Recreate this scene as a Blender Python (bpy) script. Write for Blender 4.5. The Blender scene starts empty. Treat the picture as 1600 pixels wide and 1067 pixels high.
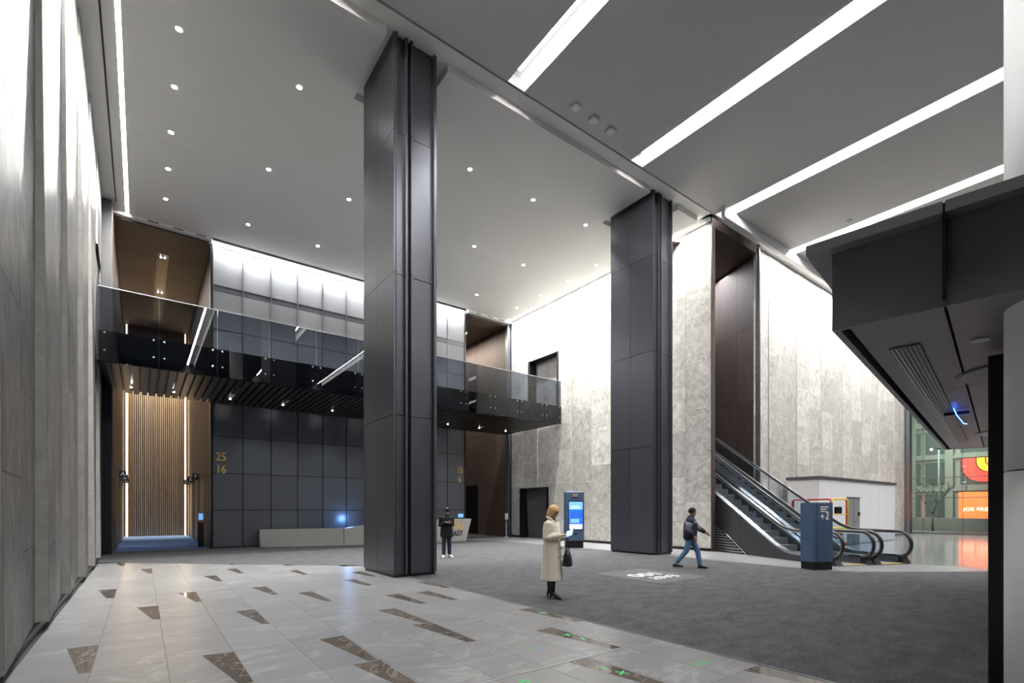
import bpy, bmesh, math, random
from mathutils import Vector, Matrix
random.seed(7)
R = math.radians
scene = bpy.context.scene
C = scene.collection

# ------------------------------------------------------------------ camera
TH = R(36.76)
cam_d = bpy.data.cameras.new('camera')
cam = bpy.data.objects.new('camera', cam_d); C.objects.link(cam)
cam.location = (0, 0, 1.65); cam.rotation_euler = (R(90), 0, -TH)
cam_d.sensor_width = 36; cam_d.sensor_fit = 'HORIZONTAL'
cam_d.lens = 775 / 1600 * 36
cam_d.shift_y = (796 - 533.5) / 1600
cam_d.clip_start = 0.05; cam_d.clip_end = 400
scene.camera = cam

# ------------------------------------------------------------------ world, exposure
w = bpy.data.worlds.new('night'); scene.world = w; w.use_nodes = True
bg = w.node_tree.nodes['Background']
bg.inputs[0].default_value = (0.10, 0.14, 0.22, 1); bg.inputs[1].default_value = 0.12
vs = scene.view_settings
vs.view_transform = 'Standard'; vs.look = 'None'; vs.exposure = 1.4; vs.gamma = 1; vs.use_curve_mapping = False
try:
    scene.cycles.use_denoising = True
    scene.cycles.max_bounces = 8; scene.cycles.diffuse_bounces = 4; scene.cycles.glossy_bounces = 4
    scene.cycles.use_adaptive_sampling = True; scene.cycles.adaptive_threshold = 0.02
    scene.cycles.transparent_max_bounces = 16; scene.cycles.sample_clamp_indirect = 4.0
    scene.cycles.caustics_reflective = False; scene.cycles.caustics_refractive = False
except Exception:
    pass

# ------------------------------------------------------------------ lights
def area(name, loc, size, energy, rot=(0, 0, 0), color=(1, 1, 1), spread=180):
    d = bpy.data.lights.new(name, 'AREA'); d.shape = 'RECTANGLE'
    d.size, d.size_y = size; d.energy = energy; d.color = color; d.spread = R(spread)
    o = bpy.data.objects.new(name, d); C.objects.link(o)
    o.location = loc; o.rotation_euler = rot
    return o
def aim(o, d):
    o.rotation_euler = Vector(d).to_track_quat('-Z', 'Y').to_euler()
COOL = (0.97, 0.98, 1.0); WARM = (1.0, 0.72, 0.42); NEUT = (1.0, 0.985, 0.95)
# wall-washing slots at the edge of the ceiling
a = area('wall_washer_left', (-0.43, 16.9, 13.1), (0.07, 14), 850, color=NEUT); a.rotation_euler = (0, R(-42), 0); a.rotation_euler[1] = R(35)
a = area('wall_washer_right', (17.66, 17.7, 13.12), (0.20, 13.0), 900, color=NEUT, spread=110); a.rotation_euler = (0, R(-10), 0)
a = area('wall_washer_east', (32.0, 10.52, 13.1), (21.0, 0.14), 760, color=NEUT, spread=110); a.rotation_euler = (R(10), 0, 0)
a = area('wall_washer_panels', (8.6, 24.18, 13.05), (12.4, 0.12), 370, color=COOL); a.rotation_euler = (R(12), 0, 0)

# ------------------------------------------------------------------ materials
MATS = {}
def new_mat(name):
    m = bpy.data.materials.new(name); m.use_nodes = True
    nt = m.node_tree; b = nt.nodes['Principled BSDF']
    MATS[name] = m
    return m, nt, b
def plain(name, col, rough=0.5, metal=0.0, emit=None, es=0, coat=0.0, spec=0.5):
    m, nt, b = new_mat(name)
    b.inputs['Base Color'].default_value = (*col, 1); b.inputs['Roughness'].default_value = rough
    b.inputs['Metallic'].default_value = metal
    b.inputs['Specular IOR Level'].default_value = spec
    if coat: b.inputs['Coat Weight'].default_value = coat; b.inputs['Coat Roughness'].default_value = 0.05
    if emit: b.inputs['Emission Color'].default_value = (*emit, 1); b.inputs['Emission Strength'].default_value = es
    return m
def N(nt, t, **kw):
    n = nt.nodes.new(t)
    for k, v in kw.items():
        if k.startswith('i_'): n.inputs[k[2:].replace('_', ' ')].default_value = v
        else: setattr(n, k, v)
    return n
def ramp(nt, fac, stops):
    r = nt.nodes.new('ShaderNodeValToRGB'); el = r.color_ramp.elements
    while len(el) < len(stops): el.new(0.5)
    for e, (p, c) in zip(el, stops): e.position = p; e.color = (*c, 1)
    nt.links.new(fac, r.inputs[0]); return r.outputs[0]
def pos(nt, scale=(1, 1, 1), rnd=0.0):
    g = nt.nodes.new('ShaderNodeNewGeometry'); mp = nt.nodes.new('ShaderNodeMapping')
    mp.inputs['Scale'].default_value = scale
    nt.links.new(g.outputs['Position'], mp.inputs[0])
    if rnd:
        oi = nt.nodes.new('ShaderNodeObjectInfo'); mu = N(nt, 'ShaderNodeMath', operation='MULTIPLY'); mu.inputs[1].default_value = rnd
        nt.links.new(oi.outputs['Random'], mu.inputs[0])
        cb = nt.nodes.new('ShaderNodeCombineXYZ')
        for i in range(3): nt.links.new(mu.outputs[0], cb.inputs[i])
        nt.links.new(cb.outputs[0], mp.inputs['Location'])
    return mp.outputs[0]
def mixc(nt, fac, a, b, mode='MIX'):
    m = nt.nodes.new('ShaderNodeMix'); m.data_type = 'RGBA'; m.blend_type = mode
    if isinstance(fac, (int, float)): m.inputs[0].default_value = fac
    else: nt.links.new(fac, m.inputs[0])
    for s, v in ((m.inputs[6], a), (m.inputs[7], b)):
        if isinstance(v, tuple): s.default_value = (*v, 1)
        else: nt.links.new(v, s)
    return m.outputs[2]
def stone(name, dark, mid, light, vein, rough, scale=0.55, rnd=37.0, var=0.16, veinamt=0.5, squash=(1, 1, 1), bump=0.0):
    m, nt, b = new_mat(name)
    p = pos(nt, (scale * squash[0], scale * squash[1], scale * squash[2]), rnd)
    n1 = N(nt, 'ShaderNodeTexNoise'); n1.inputs['Scale'].default_value = 1.3; n1.inputs['Detail'].default_value = 9; n1.inputs['Roughness'].default_value = 0.66; n1.inputs['Distortion'].default_value = 1.4
    nt.links.new(p, n1.inputs['Vector'])
    base = ramp(nt, n1.outputs[0], [(0.3, dark), (0.5, mid), (0.72, light)])
    n2 = N(nt, 'ShaderNodeTexNoise'); n2.inputs['Scale'].default_value = 1.1; n2.inputs['Detail'].default_value = 5; n2.inputs['Distortion'].default_value = 2.6
    nt.links.new(p, n2.inputs['Vector'])
    sub = N(nt, 'ShaderNodeMath', operation='SUBTRACT'); sub.inputs[1].default_value = 0.5; nt.links.new(n2.outputs[0], sub.inputs[0])
    ab = N(nt, 'ShaderNodeMath', operation='ABSOLUTE'); nt.links.new(sub.outputs[0], ab.inputs[0])
    vmask = ramp(nt, ab.outputs[0], [(0.0, (1, 1, 1)), (0.012, (0.25,) * 3), (0.03, (0, 0, 0))])
    va = N(nt, 'ShaderNodeMath', operation='MULTIPLY'); va.inputs[1].default_value = veinamt; nt.links.new(vmask, va.inputs[0])
    c = mixc(nt, va.outputs[0], base, vein)
    oi = nt.nodes.new('ShaderNodeObjectInfo')
    mr = N(nt, 'ShaderNodeMapRange'); mr.inputs[3].default_value = 1 - var; mr.inputs[4].default_value = 1 + var
    nt.links.new(oi.outputs['Random'], mr.inputs[0])
    hsv = nt.nodes.new('ShaderNodeHueSaturation'); nt.links.new(mr.outputs[0], hsv.inputs['Value']); nt.links.new(c, hsv.inputs['Color'])
    nt.links.new(hsv.outputs[0], b.inputs['Base Color'])
    b.inputs['Roughness'].default_value = rough
    return m
stone('stone_left', (0.045, 0.0445, 0.044), (0.10, 0.0985, 0.097), (0.20, 0.197, 0.194), (0.30, 0.295, 0.29), 0.42, scale=2.2, squash=(1, 1, 0.35), veinamt=0.4, var=0.24)
MATS['stone_left'].node_tree.nodes['Principled BSDF'].inputs['Specular IOR Level'].default_value = 0.15
stone('stone_edge_lit', (0.28, 0.27, 0.255), (0.34, 0.33, 0.31), (0.40, 0.385, 0.365), (0.5, 0.485, 0.465), 0.6, scale=1.5, var=0.06, veinamt=0.2)  # paler than the slabs: light on the return faces is painted in
stone('stone_right', (0.32, 0.305, 0.28), (0.52, 0.50, 0.465), (0.70, 0.68, 0.64), (0.88, 0.86, 0.83), 0.42, scale=1.7, veinamt=0.6)
stone('tile', (0.165, 0.165, 0.169), (0.195, 0.195, 0.20), (0.23, 0.23, 0.235), (0.42, 0.42, 0.42), 0.3, scale=0.55, var=0.04, squash=(0.5, 1, 1), veinamt=0.45)
stone('tile_polished', (0.19, 0.19, 0.195), (0.225, 0.225, 0.23), (0.26, 0.26, 0.265), (0.40, 0.40, 0.40), 0.1, scale=0.55, var=0.10, squash=(0.5, 1, 1), veinamt=0.3)
stone('inlay', (0.07, 0.058, 0.05), (0.105, 0.088, 0.075), (0.14, 0.12, 0.105), (0.42, 0.39, 0.36), 0.07, scale=1.2, var=0.10, veinamt=0.5)
def carpet_mat(name, c0, c1):
    m, nt, b = new_mat(name)
    n = N(nt, 'ShaderNodeTexNoise'); n.inputs['Scale'].default_value = 40; n.inputs['Detail'].default_value = 4
    nt.links.new(pos(nt), n.inputs['Vector'])
    n2 = N(nt, 'ShaderNodeTexNoise'); n2.inputs['Scale'].default_value = 2.2; n2.inputs['Detail'].default_value = 6; n2.inputs['Roughness'].default_value = 0.7
    nt.links.new(pos(nt, (1.0, 1.6, 1)), n2.inputs['Vector'])
    ad = N(nt, 'ShaderNodeMath', operation='ADD'); nt.links.new(n.outputs[0], ad.inputs[0]); nt.links.new(n2.outputs[0], ad.inputs[1])
    ha = N(nt, 'ShaderNodeMath', operation='MULTIPLY'); ha.inputs[1].default_value = 0.5; nt.links.new(ad.outputs[0], ha.inputs[0])
    nt.links.new(ramp(nt, ha.outputs[0], [(0.36, c0), (0.66, c1)]), b.inputs['Base Color'])
    b.inputs['Roughness'].default_value = 0.95; b.inputs['Specular IOR Level'].default_value = 0.1
    bp = nt.nodes.new('ShaderNodeBump'); bp.inputs['Strength'].default_value = 0.4; bp.inputs['Distance'].default_value = 0.01
    nt.links.new(n.outputs[0], bp.inputs['Height']); nt.links.new(bp.outputs[0], b.inputs['Normal'])
carpet_mat('carpet', (0.045, 0.045, 0.049), (0.115, 0.115, 0.122))
carpet_mat('carpet_cool_lit', (0.06, 0.11, 0.24), (0.15, 0.24, 0.46))  # cool lobby light painted into the carpet colour as blue
carpet_mat('carpet_pale', (0.085, 0.085, 0.09), (0.16, 0.16, 0.165))
def wood_mat(name, c0, c1, c2, rough=0.38):
    m, nt, b = new_mat(name)
    n = N(nt, 'ShaderNodeTexNoise'); n.inputs['Scale'].default_value = 3.0; n.inputs['Detail'].default_value = 8; n.inputs['Distortion'].default_value = 0.5
    nt.links.new(pos(nt, (9, 9, 0.35), 11), n.inputs['Vector'])
    col = ramp(nt, n.outputs[0], [(0.3, c0), (0.5, c1), (0.72, c2)])
    oi = nt.nodes.new('ShaderNodeObjectInfo'); mr = N(nt, 'ShaderNodeMapRange'); mr.inputs[3].default_value = 0.82; mr.inputs[4].default_value = 1.15
    nt.links.new(oi.outputs['Random'], mr.inputs[0])
    hsv = nt.nodes.new('ShaderNodeHueSaturation'); nt.links.new(mr.outputs[0], hsv.inputs['Value']); nt.links.new(col, hsv.inputs['Color'])
    nt.links.new(hsv.outputs[0], b.inputs['Base Color']); b.inputs['Roughness'].default_value = rough
wood_mat('wood', (0.055, 0.038, 0.033), (0.080, 0.057, 0.050), (0.105, 0.077, 0.068), 0.55)
wood_mat('slat_wood', (0.34, 0.26, 0.18), (0.42, 0.33, 0.24), (0.50, 0.40, 0.30), 0.45)
def metal_panel(name, col, rough, metal, var=0.08):
    m, nt, b = new_mat(name)
    oi = nt.nodes.new('ShaderNodeObjectInfo'); mr = N(nt, 'ShaderNodeMapRange'); mr.inputs[3].default_value = 1 - var; mr.inputs[4].default_value = 1 + var
    nt.links.new(oi.outputs['Random'], mr.inputs[0])
    hsv = nt.nodes.new('ShaderNodeHueSaturation'); hsv.inputs['Color'].default_value = (*col, 1); nt.links.new(mr.outputs[0], hsv.inputs['Value'])
    nt.links.new(hsv.outputs[0], b.inputs['Base Color'])
    n = N(nt, 'ShaderNodeTexNoise'); n.inputs['Scale'].default_value = 60; nt.links.new(pos(nt, (1, 1, 0.2)), n.inputs['Vector'])
    mr2 = N(nt, 'ShaderNodeMapRange'); mr2.inputs[3].default_value = rough - 0.05; mr2.inputs[4].default_value = rough + 0.05
    nt.links.new(n.outputs[0], mr2.inputs[0]); nt.links.new(mr2.outputs[0], b.inputs['Roughness'])
    b.inputs['Metallic'].default_value = metal
metal_panel('column_metal', (0.115, 0.118, 0.135), 0.36, 0.7)
metal_panel('dark_panel', (0.115, 0.122, 0.140), 0.36, 0.45)
metal_panel('upper_panel', (0.32, 0.325, 0.335), 0.5, 0.1)
metal_panel('canopy_metal', (0.25, 0.243, 0.26), 0.45, 0.25, 0.04)
metal_panel('soffit_slat', (0.045, 0.038, 0.036), 0.32, 0.4)
plain('black', (0.006, 0.006, 0.008), 0.35)
plain('joint', (0.02, 0.02, 0.022), 0.8)
plain('deck_black', (0.01, 0.011, 0.015), 0.4)
plain('ceiling_white', (0.88, 0.875, 0.85), 0.85)
plain('ceiling_grey', (0.64, 0.64, 0.64), 0.85)
plain('trough_white', (0.75, 0.75, 0.75), 0.7)
plain('white_paint', (0.68, 0.68, 0.69), 0.55)
plain('column_white', (0.70, 0.70, 0.705), 0.5)
plain('steel', (0.62, 0.63, 0.66), 0.22, 1.0)
plain('dull_steel', (0.40, 0.41, 0.43), 0.38, 1.0)
plain('rubber', (0.012, 0.012, 0.013), 0.35)
plain('step_grey', (0.14, 0.147, 0.158), 0.5, 0.3)
plain('yellow', (0.75, 0.52, 0.02), 0.5)
plain('red', (0.50, 0.03, 0.02), 0.5)
plain('gold', (0.72, 0.46, 0.16), 0.4, 0.25)
plain('desk_stone', (0.36, 0.35, 0.33), 0.4)
plain('kiosk_blue', (0.075, 0.125, 0.21), 0.45, 0.2)
plain('door_grey', (0.20, 0.205, 0.22), 0.5)
plain('shutter', (0.19, 0.19, 0.205), 0.4, 0.25)
plain('cladding', (0.05, 0.05, 0.055), 0.4, 0.3)
plain('white_plastic', (0.85, 0.85, 0.85), 0.4)
plain('tape_green', (0.10, 0.55, 0.18), 0.6)
plain('tape_blue', (0.10, 0.30, 0.75), 0.6)
plain('led', (1, 1, 1), 0.5, emit=(1, 0.99, 0.97), es=58)
plain('glow_side', (0.8, 0.8, 0.8), 0.6, emit=(1, 0.99, 0.97), es=1.3)
plain('led_spot', (1, 1, 1), 0.5, emit=(1, 0.99, 0.96), es=40)
plain('led_cove', (1, 1, 1), 0.5, emit=(1, 0.98, 0.94), es=20)
plain('led_warm', (1, 0.8, 0.6), 0.5, emit=(1, 0.72, 0.42), es=4)
plain('glow_blue', (0.1, 0.2, 1), 0.5, emit=(0.05, 0.16, 1), es=4)
plain('screen_blue', (0.02, 0.1, 0.4), 0.3, emit=(0.02, 0.16, 0.85), es=0.42)
plain('screen_pale', (0.2, 0.4, 0.8), 0.3, emit=(0.16, 0.36, 0.9), es=0.42)
plain('screen_white', (0.8, 0.9, 1), 0.3, emit=(0.75, 0.88, 1.0), es=0.45)
plain('screen_mid', (0.02, 0.1, 0.4), 0.3, emit=(0.03, 0.09, 0.5), es=0.4)
plain('text_white', (0.75, 0.75, 0.75), 0.6)
plain('lamp_orange', (1, 0.7, 0.3), 0.5, emit=(1, 0.55, 0.18), es=14)
plain('lamp_white', (1, 1, 1), 0.5, emit=(0.85, 1, 0.85), es=16)
plain('sign_red', (0.8, 0.03, 0.02), 0.5, emit=(1, 0.035, 0.02), es=0.75)
plain('sign_orange', (0.9, 0.35, 0.02), 0.5, emit=(1, 0.36, 0.01), es=0.9)
plain('sign_deep', (0.8, 0.15, 0.03), 0.5, emit=(1, 0.13, 0.02), es=0.65)
plain('sign_text', (1, 1, 0.9), 0.5, emit=(1, 0.95, 0.75), es=1.1)
plain('facade_green', (0.34, 0.36, 0.33), 0.7)
plain('facade_dark', (0.12, 0.14, 0.14), 0.7)
plain('window_lit', (0.4, 0.6, 0.4), 0.3, emit=(0.46, 0.52, 0.38), es=0.6)
plain('window_dim', (0.2, 0.25, 0.22), 0.3, emit=(0.16, 0.20, 0.18), es=0.2)
plain('asphalt', (0.05, 0.05, 0.055), 0.6)
plain('planter', (0.10, 0.09, 0.085), 0.8)
plain('bark', (0.02, 0.018, 0.016), 0.9)
plain('skin', (0.55, 0.32, 0.23), 0.5)
plain('skin_tan', (0.36, 0.19, 0.125), 0.5)
plain('hair_blonde', (0.58, 0.36, 0.16), 0.45)
plain('hair_dark', (0.012, 0.010, 0.010), 0.45, spec=0.15)
plain('coat_cream', (0.74, 0.67, 0.54), 0.85)
plain('leather_black', (0.012, 0.012, 0.013), 0.35)
plain('fabric_black', (0.010, 0.011, 0.013), 0.7, spec=0.15)
plain('fabric_navy', (0.025, 0.028, 0.045), 0.75, spec=0.15)
plain('fabric_grey', (0.13, 0.14, 0.16), 0.7)
plain('denim', (0.07, 0.15, 0.27), 0.8)
plain('denim_dark', (0.015, 0.022, 0.05), 0.8)
plain('lips', (0.40, 0.12, 0.10), 0.5)
def glass_mat(name, tint, refl=1.0, rough=0.0):
    m, nt, b = new_mat(name)
    nt.nodes.remove(b)
    out = nt.nodes['Material Output']
    tr = nt.nodes.new('ShaderNodeBsdfTransparent'); tr.inputs[0].default_value = (*tint, 1)
    gl = nt.nodes.new('ShaderNodeBsdfGlossy'); gl.inputs['Roughness'].default_value = rough; gl.inputs[0].default_value = (refl, refl, refl, 1)
    fr = nt.nodes.new('ShaderNodeFresnel'); fr.inputs[0].default_value = 1.55
    mx = nt.nodes.new('ShaderNodeMixShader')
    ge = nt.nodes.new('ShaderNodeNewGeometry'); iv = N(nt, 'ShaderNodeMath', operation='SUBTRACT'); iv.inputs[0].default_value = 1.0
    nt.links.new(ge.outputs['Backfacing'], iv.inputs[1])                       # one reflection, on the side the ray enters
    mu = N(nt, 'ShaderNodeMath', operation='MULTIPLY'); nt.links.new(fr.outputs[0], mu.inputs[0]); nt.links.new(iv.outputs[0], mu.inputs[1])
    nt.links.new(mu.outputs[0], mx.inputs[0]); nt.links.new(tr.outputs[0], mx.inputs[1]); nt.links.new(gl.outputs[0], mx.inputs[2])
    nt.links.new(mx.outputs[0], out.inputs[0])
glass_mat('glass_dark', (0.42, 0.45, 0.50))
glass_mat('glass_clear', (0.86, 0.90, 0.89))
glass_mat('glass_rail', (0.86, 0.90, 0.93))

# ------------------------------------------------------------------ helpers
def link(name, me, mat=None, parent=None, loc=(0, 0, 0), rot=(0, 0, 0)):
    o = bpy.data.objects.new(name, me); C.objects.link(o)
    if mat and me is not None and not me.materials: me.materials.append(MATS[mat])
    o.location = loc; o.rotation_euler = rot
    if parent is not None: o.parent = parent
    return o
_cache = {}
def box(name, x0, x1, y0, y1, z0, z1, mat, parent=None, bevel=0.0):
    d = (round(x1 - x0, 4), round(y1 - y0, 4), round(z1 - z0, 4))
    key = (d, mat, bevel)
    me = _cache.get(key)
    if me is None:
        bm = bmesh.new(); bmesh.ops.create_cube(bm, size=1)
        for v in bm.verts: v.co = (v.co.x * d[0], v.co.y * d[1], v.co.z * d[2])
        if bevel: bmesh.ops.bevel(bm, geom=bm.edges[:], offset=bevel, segments=1, affect='EDGES')
        me = bpy.data.meshes.new(name); bm.to_mesh(me); bm.free(); me.materials.append(MATS[mat]); _cache[key] = me
    return link(name, me, None, parent, ((x0 + x1) / 2, (y0 + y1) / 2, (z0 + z1) / 2))
def mesh(name, verts, faces, mat, parent=None, loc=(0, 0, 0), rot=(0, 0, 0), smooth=False):
    me = bpy.data.meshes.new(name); me.from_pydata([tuple(v) for v in verts], [], faces)
    bm = bmesh.new(); bm.from_mesh(me); bmesh.ops.recalc_face_normals(bm, faces=bm.faces[:]); bm.to_mesh(me); bm.free()
    if smooth:
        for p in me.polygons: p.use_smooth = True
    return link(name, me, mat, parent, loc, rot)
def hexa(name, p8, mat, parent=None):
    """p8: bottom ring of 4, top ring of 4"""
    return mesh(name, p8, [(0, 3, 2, 1), (4, 5, 6, 7), (0, 1, 5, 4), (1, 2, 6, 5), (2, 3, 7, 6), (3, 0, 4, 7)], mat, parent)
def prism(name, poly, h0, h1, mat, parent=None, axis='Z', loc=(0, 0, 0), rot=(0, 0, 0)):
    """extrude a polygon of 2-D points along an axis from h0 to h1"""
    def p(a, b, h): return {'Z': (a, b, h), 'X': (h, a, b), 'Y': (a, h, b)}[axis]
    n = len(poly); v = [p(a, b, h0) for a, b in poly] + [p(a, b, h1) for a, b in poly]
    f = [tuple(range(n))[::-1], tuple(range(n, 2 * n))] + [(i, (i + 1) % n, n + (i + 1) % n, n + i) for i in range(n)]
    return mesh(name, v, f, mat, parent, loc, rot)
def bm_obj(name, bm, mat, parent=None, loc=(0, 0, 0), rot=(0, 0, 0), smooth=True):
    bmesh.ops.recalc_face_normals(bm, faces=bm.faces[:])
    me = bpy.data.meshes.new(name); bm.to_mesh(me); bm.free()
    if smooth:
        for p in me.polygons: p.use_smooth = True
    return link(name, me, mat, parent, loc, rot)
def rings(bm, rs, n=14):
    """loft closed rings: each (center, semi-axis u, semi-axis v)"""
    prev = None; first = None
    for c, u, v in rs:
        c, u, v = Vector(c), Vector(u), Vector(v)
        ring = [bm.verts.new(c + u * math.cos(2 * math.pi * i / n) + v * math.sin(2 * math.pi * i / n)) for i in range(n)]
        if prev:
            for i in range(n): bm.faces.new((prev[i], prev[(i + 1) % n], ring[(i + 1) % n], ring[i]))
        else: first = ring
        prev = ring
    bm.faces.new(first[::-1]); bm.faces.new(prev)
def limb(bm, pts, rad, n=12, side=None, flat=1.0):
    """tube through points with a radius at each; flat squashes one axis"""
    pts = [Vector(p) for p in pts]; rs = []
    s = Vector(side) if side else None
    for i, p in enumerate(pts):
        t = (pts[min(i + 1, len(pts) - 1)] - pts[max(i - 1, 0)]).normalized()
        if s is None:
            s = t.cross(Vector((0, 0, 1)))
            if s.length < 0.1: s = t.cross(Vector((0, 1, 0)))
        u = (s - t * s.dot(t)).normalized(); v = t.cross(u).normalized(); s = u
        r = rad[i] if isinstance(rad, (list, tuple)) else rad
        rs.append((p, u * r, v * r * flat))
    rings(bm, rs, n)
def tube(name, pts, r, mat, parent=None, n=10):
    bm = bmesh.new(); limb(bm, pts, r, n); return bm_obj(name, bm, mat, parent)
def disc(name, c, r, h, mat, parent=None, n=24, axis='Z'):
    poly = [(r * math.cos(2 * math.pi * i / n), r * math.sin(2 * math.pi * i / n)) for i in range(n)]
    return prism(name, poly, 0, h, mat, parent, axis, loc=c)
def thing(name, label, cat, loc=(0, 0, 0), rz=0, group=None):
    o = bpy.data.objects.new(name, None); C.objects.link(o); o.empty_display_size = 0.2
    o.location = loc; o.rotation_euler = (0, 0, rz)
    o['label'] = label; o['category'] = cat
    if group: o['group'] = group
    return o
def tag(o, label, cat, group=None):
    o['label'] = label; o['category'] = cat
    if group: o['group'] = group
    return o
def struct(o, label=None):
    o['kind'] = 'structure'
    if label: o['label'] = label
    return o
def copy_tree(o, parent=None):
    c = o.copy(); C.objects.link(c); c.parent = parent
    for ch in list(o.children): copy_tree(ch, c)
    return c
def text(name, s, size, mat, parent=None, loc=(0, 0, 0), rot=(0, 0, 0), depth=0.006, width=1.0, align='CENTER', spacing=1.0, bold=0.012):
    cu = bpy.data.curves.new(name, 'FONT'); cu.body = s; cu.size = size; cu.extrude = depth
    cu.align_x = align; cu.align_y = 'CENTER'; cu.space_character = spacing; cu.offset = size * bold
    t = bpy.data.objects.new(name + '_curve', cu); C.objects.link(t)
    dg = bpy.context.evaluated_depsgraph_get()
    me = bpy.data.meshes.new_from_object(t.evaluated_get(dg))
    bpy.data.objects.remove(t); bpy.data.curves.remove(cu)
    for v in me.vertices: v.co.x *= width
    me.materials.clear()
    return link(name, me, mat, parent, loc, rot)

# ================================================================== STRUCTURE
HC = 13.0          # white ceiling slab over the back hall
HN = 13.2          # grey ceiling over the front hall
XL = -1.12         # left stone wall
XR = 18.0          # right stone wall
YB = 24.4          # back wall
YE = 10.9          # stone wall east of the escalators
# ---- floor
floor = struct(mesh('floor', [(x, y, z) for z in (-0.30, -0.012) for x, y in ((-1.6, -9), (43, -9), (43, 40), (-1.6, 40))], [(0, 3, 2, 1), (4, 5, 6, 7), (0, 1, 5, 4), (1, 2, 6, 5), (2, 3, 7, 6), (3, 0, 4, 7)], 'joint'), 'polished grey stone floor')
xs = [-1.05 + 0.635 * i for i in range(11)]; xs[-1] = 5.27
ys = [1.34 + 1.304 * i - 2 * 1.304 for i in range(18)]
def carpet_edge_y(x): return 20.1 + (x + 1.1) * (14.28 - 20.1) / 6.37
for i in range(len(xs) - 1):
    for j in range(len(ys) - 1):
        x0, x1, y0, y1 = xs[i] + .0018, xs[i + 1] - .0018, ys[j] + .0018, ys[j + 1] - .0018
        e0, e1 = carpet_edge_y(x0), carpet_edge_y(x1)
        if y0 >= e1: continue
        if y1 <= e1:
            box('floor_tile', x0, x1, y0, y1, -0.012, 0.0, 'tile', floor)
        else:
            poly = [(x0, y0), (x1, y0), (x1, min(y1, e1))]
            if e0 > y1:
                xc = -1.1 + (y1 - 20.1) * 6.37 / (14.28 - 20.1); poly += [(xc, y1), (x0, y1)]
            else: poly += [(x0, e0)]
            prism('floor_tile', poly, -0.012, 0.0, 'tile', floor)
INL = [[(-.66, 19.72), (-.4, 19.78), (-.4, 18.44), (-.5, 18.49)], [(-.03, 17.15), (.23, 17.15), (.23, 15.84), (.13, 15.92)],
 [(-.71, 13.2), (-.41, 13.15), (-.41, 11.84), (-.52, 11.9)], [(.58, 11.78), (.87, 11.76), (.87, 10.5), (.77, 10.51)],
 [(-.06, 10.46), (.23, 10.45), (.23, 9.15), (.13, 9.21)], [(-.71, 7.86), (-.41, 7.86), (-.41, 6.58), (-.51, 6.6)],
 [(.55, 6.58), (.86, 6.54), (.86, 5.28), (.74, 5.3)], [(1.23, 14.41), (1.5, 14.42), (1.5, 13.17), (1.4, 13.15)],
 [(1.88, 15.72), (2.13, 15.73), (2.13, 14.43), (2.03, 14.45)], [(1.21, 9.14), (1.5, 9.11), (1.49, 7.84), (1.39, 7.88)],
 [(1.86, 11.7), (2.14, 11.7), (2.13, 10.45), (2.03, 10.49)], [(2.48, 10.4), (2.76, 10.4), (2.76, 9.13), (2.65, 9.18)],
 [(3.78, 11.65), (4.04, 11.66), (4.04, 10.48), (3.9, 10.52)], [(4.41, 12.97), (4.66, 13.05), (4.66, 11.85), (4.54, 11.89)],
 [(3.18, 14.32), (3.4, 14.38), (3.4, 13.2), (3.28, 13.21)], [(3.75, 9.09), (4.03, 9.1), (4.03, 7.87), (3.9, 7.9)],
 [(4.37, 9.05), (4.66, 9.08), (4.66, 7.86), (4.53, 7.9)], [(3.1, 7.8), (3.39, 7.81), (3.39, 6.54), (3.27, 6.56)],
 [(3.1, 6.53), (3.39, 6.53), (3.37, 5.25), (3.25, 5.28)], [(1.81, 6.51), (2.12, 6.52), (2.08, 5.25), (1.98, 5.27)],
 [(1.8, 5.23), (2.1, 5.23), (2.1, 3.98), (1.98, 4.02)], [(5.0, 10.33), (5.24, 10.32), (5.24, 9.12), (5.12, 9.19)],
 [(4.97, 6.5), (5.24, 6.45), (5.24, 5.24), (5.11, 5.28)], [(4.31, 5.22), (4.6, 5.23), (4.6, 3.97), (4.47, 4.0)],
 [(3.7, 3.93), (3.99, 3.91), (3.99, 2.68), (3.86, 2.7)], [(4.95, 2.66), (5.23, 2.64), (5.23, 1.4), (5.12, 1.44)]]
for q in INL: prism('inlay', q, -0.006, 0.0009, 'inlay', floor)
box('expansion_strip', -1.0, 5.26, 3.93, 3.965, -0.01, 0.003, 'dull_steel', floor)
# lighter tiled margin around the carpet and below the escalators
for i in range(12):
    for j in range(13):
        x0, y0 = 14.0 + i * 2.42, -7.0 + j * 1.41
        if y0 > 10: continue
        box('floor_tile', x0 + .002, x0 + 2.418, y0 + .002, y0 + 1.408, -0.012, -0.0005, 'tile_polished' if x0 > 17 else 'tile', floor)
for j in range(9):
    y0 = 11.33 + j * 1.41
    box('floor_tile', 14.0, 18.6, y0 + .002, y0 + 1.408, -0.012, -0.0005, 'tile', floor)
for i in range(9): box('floor_tile', 2.4 + i * 1.4, 3.797 + i * 1.4, 23.0, 24.6, -0.012, -0.0005, 'tile', floor)
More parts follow.
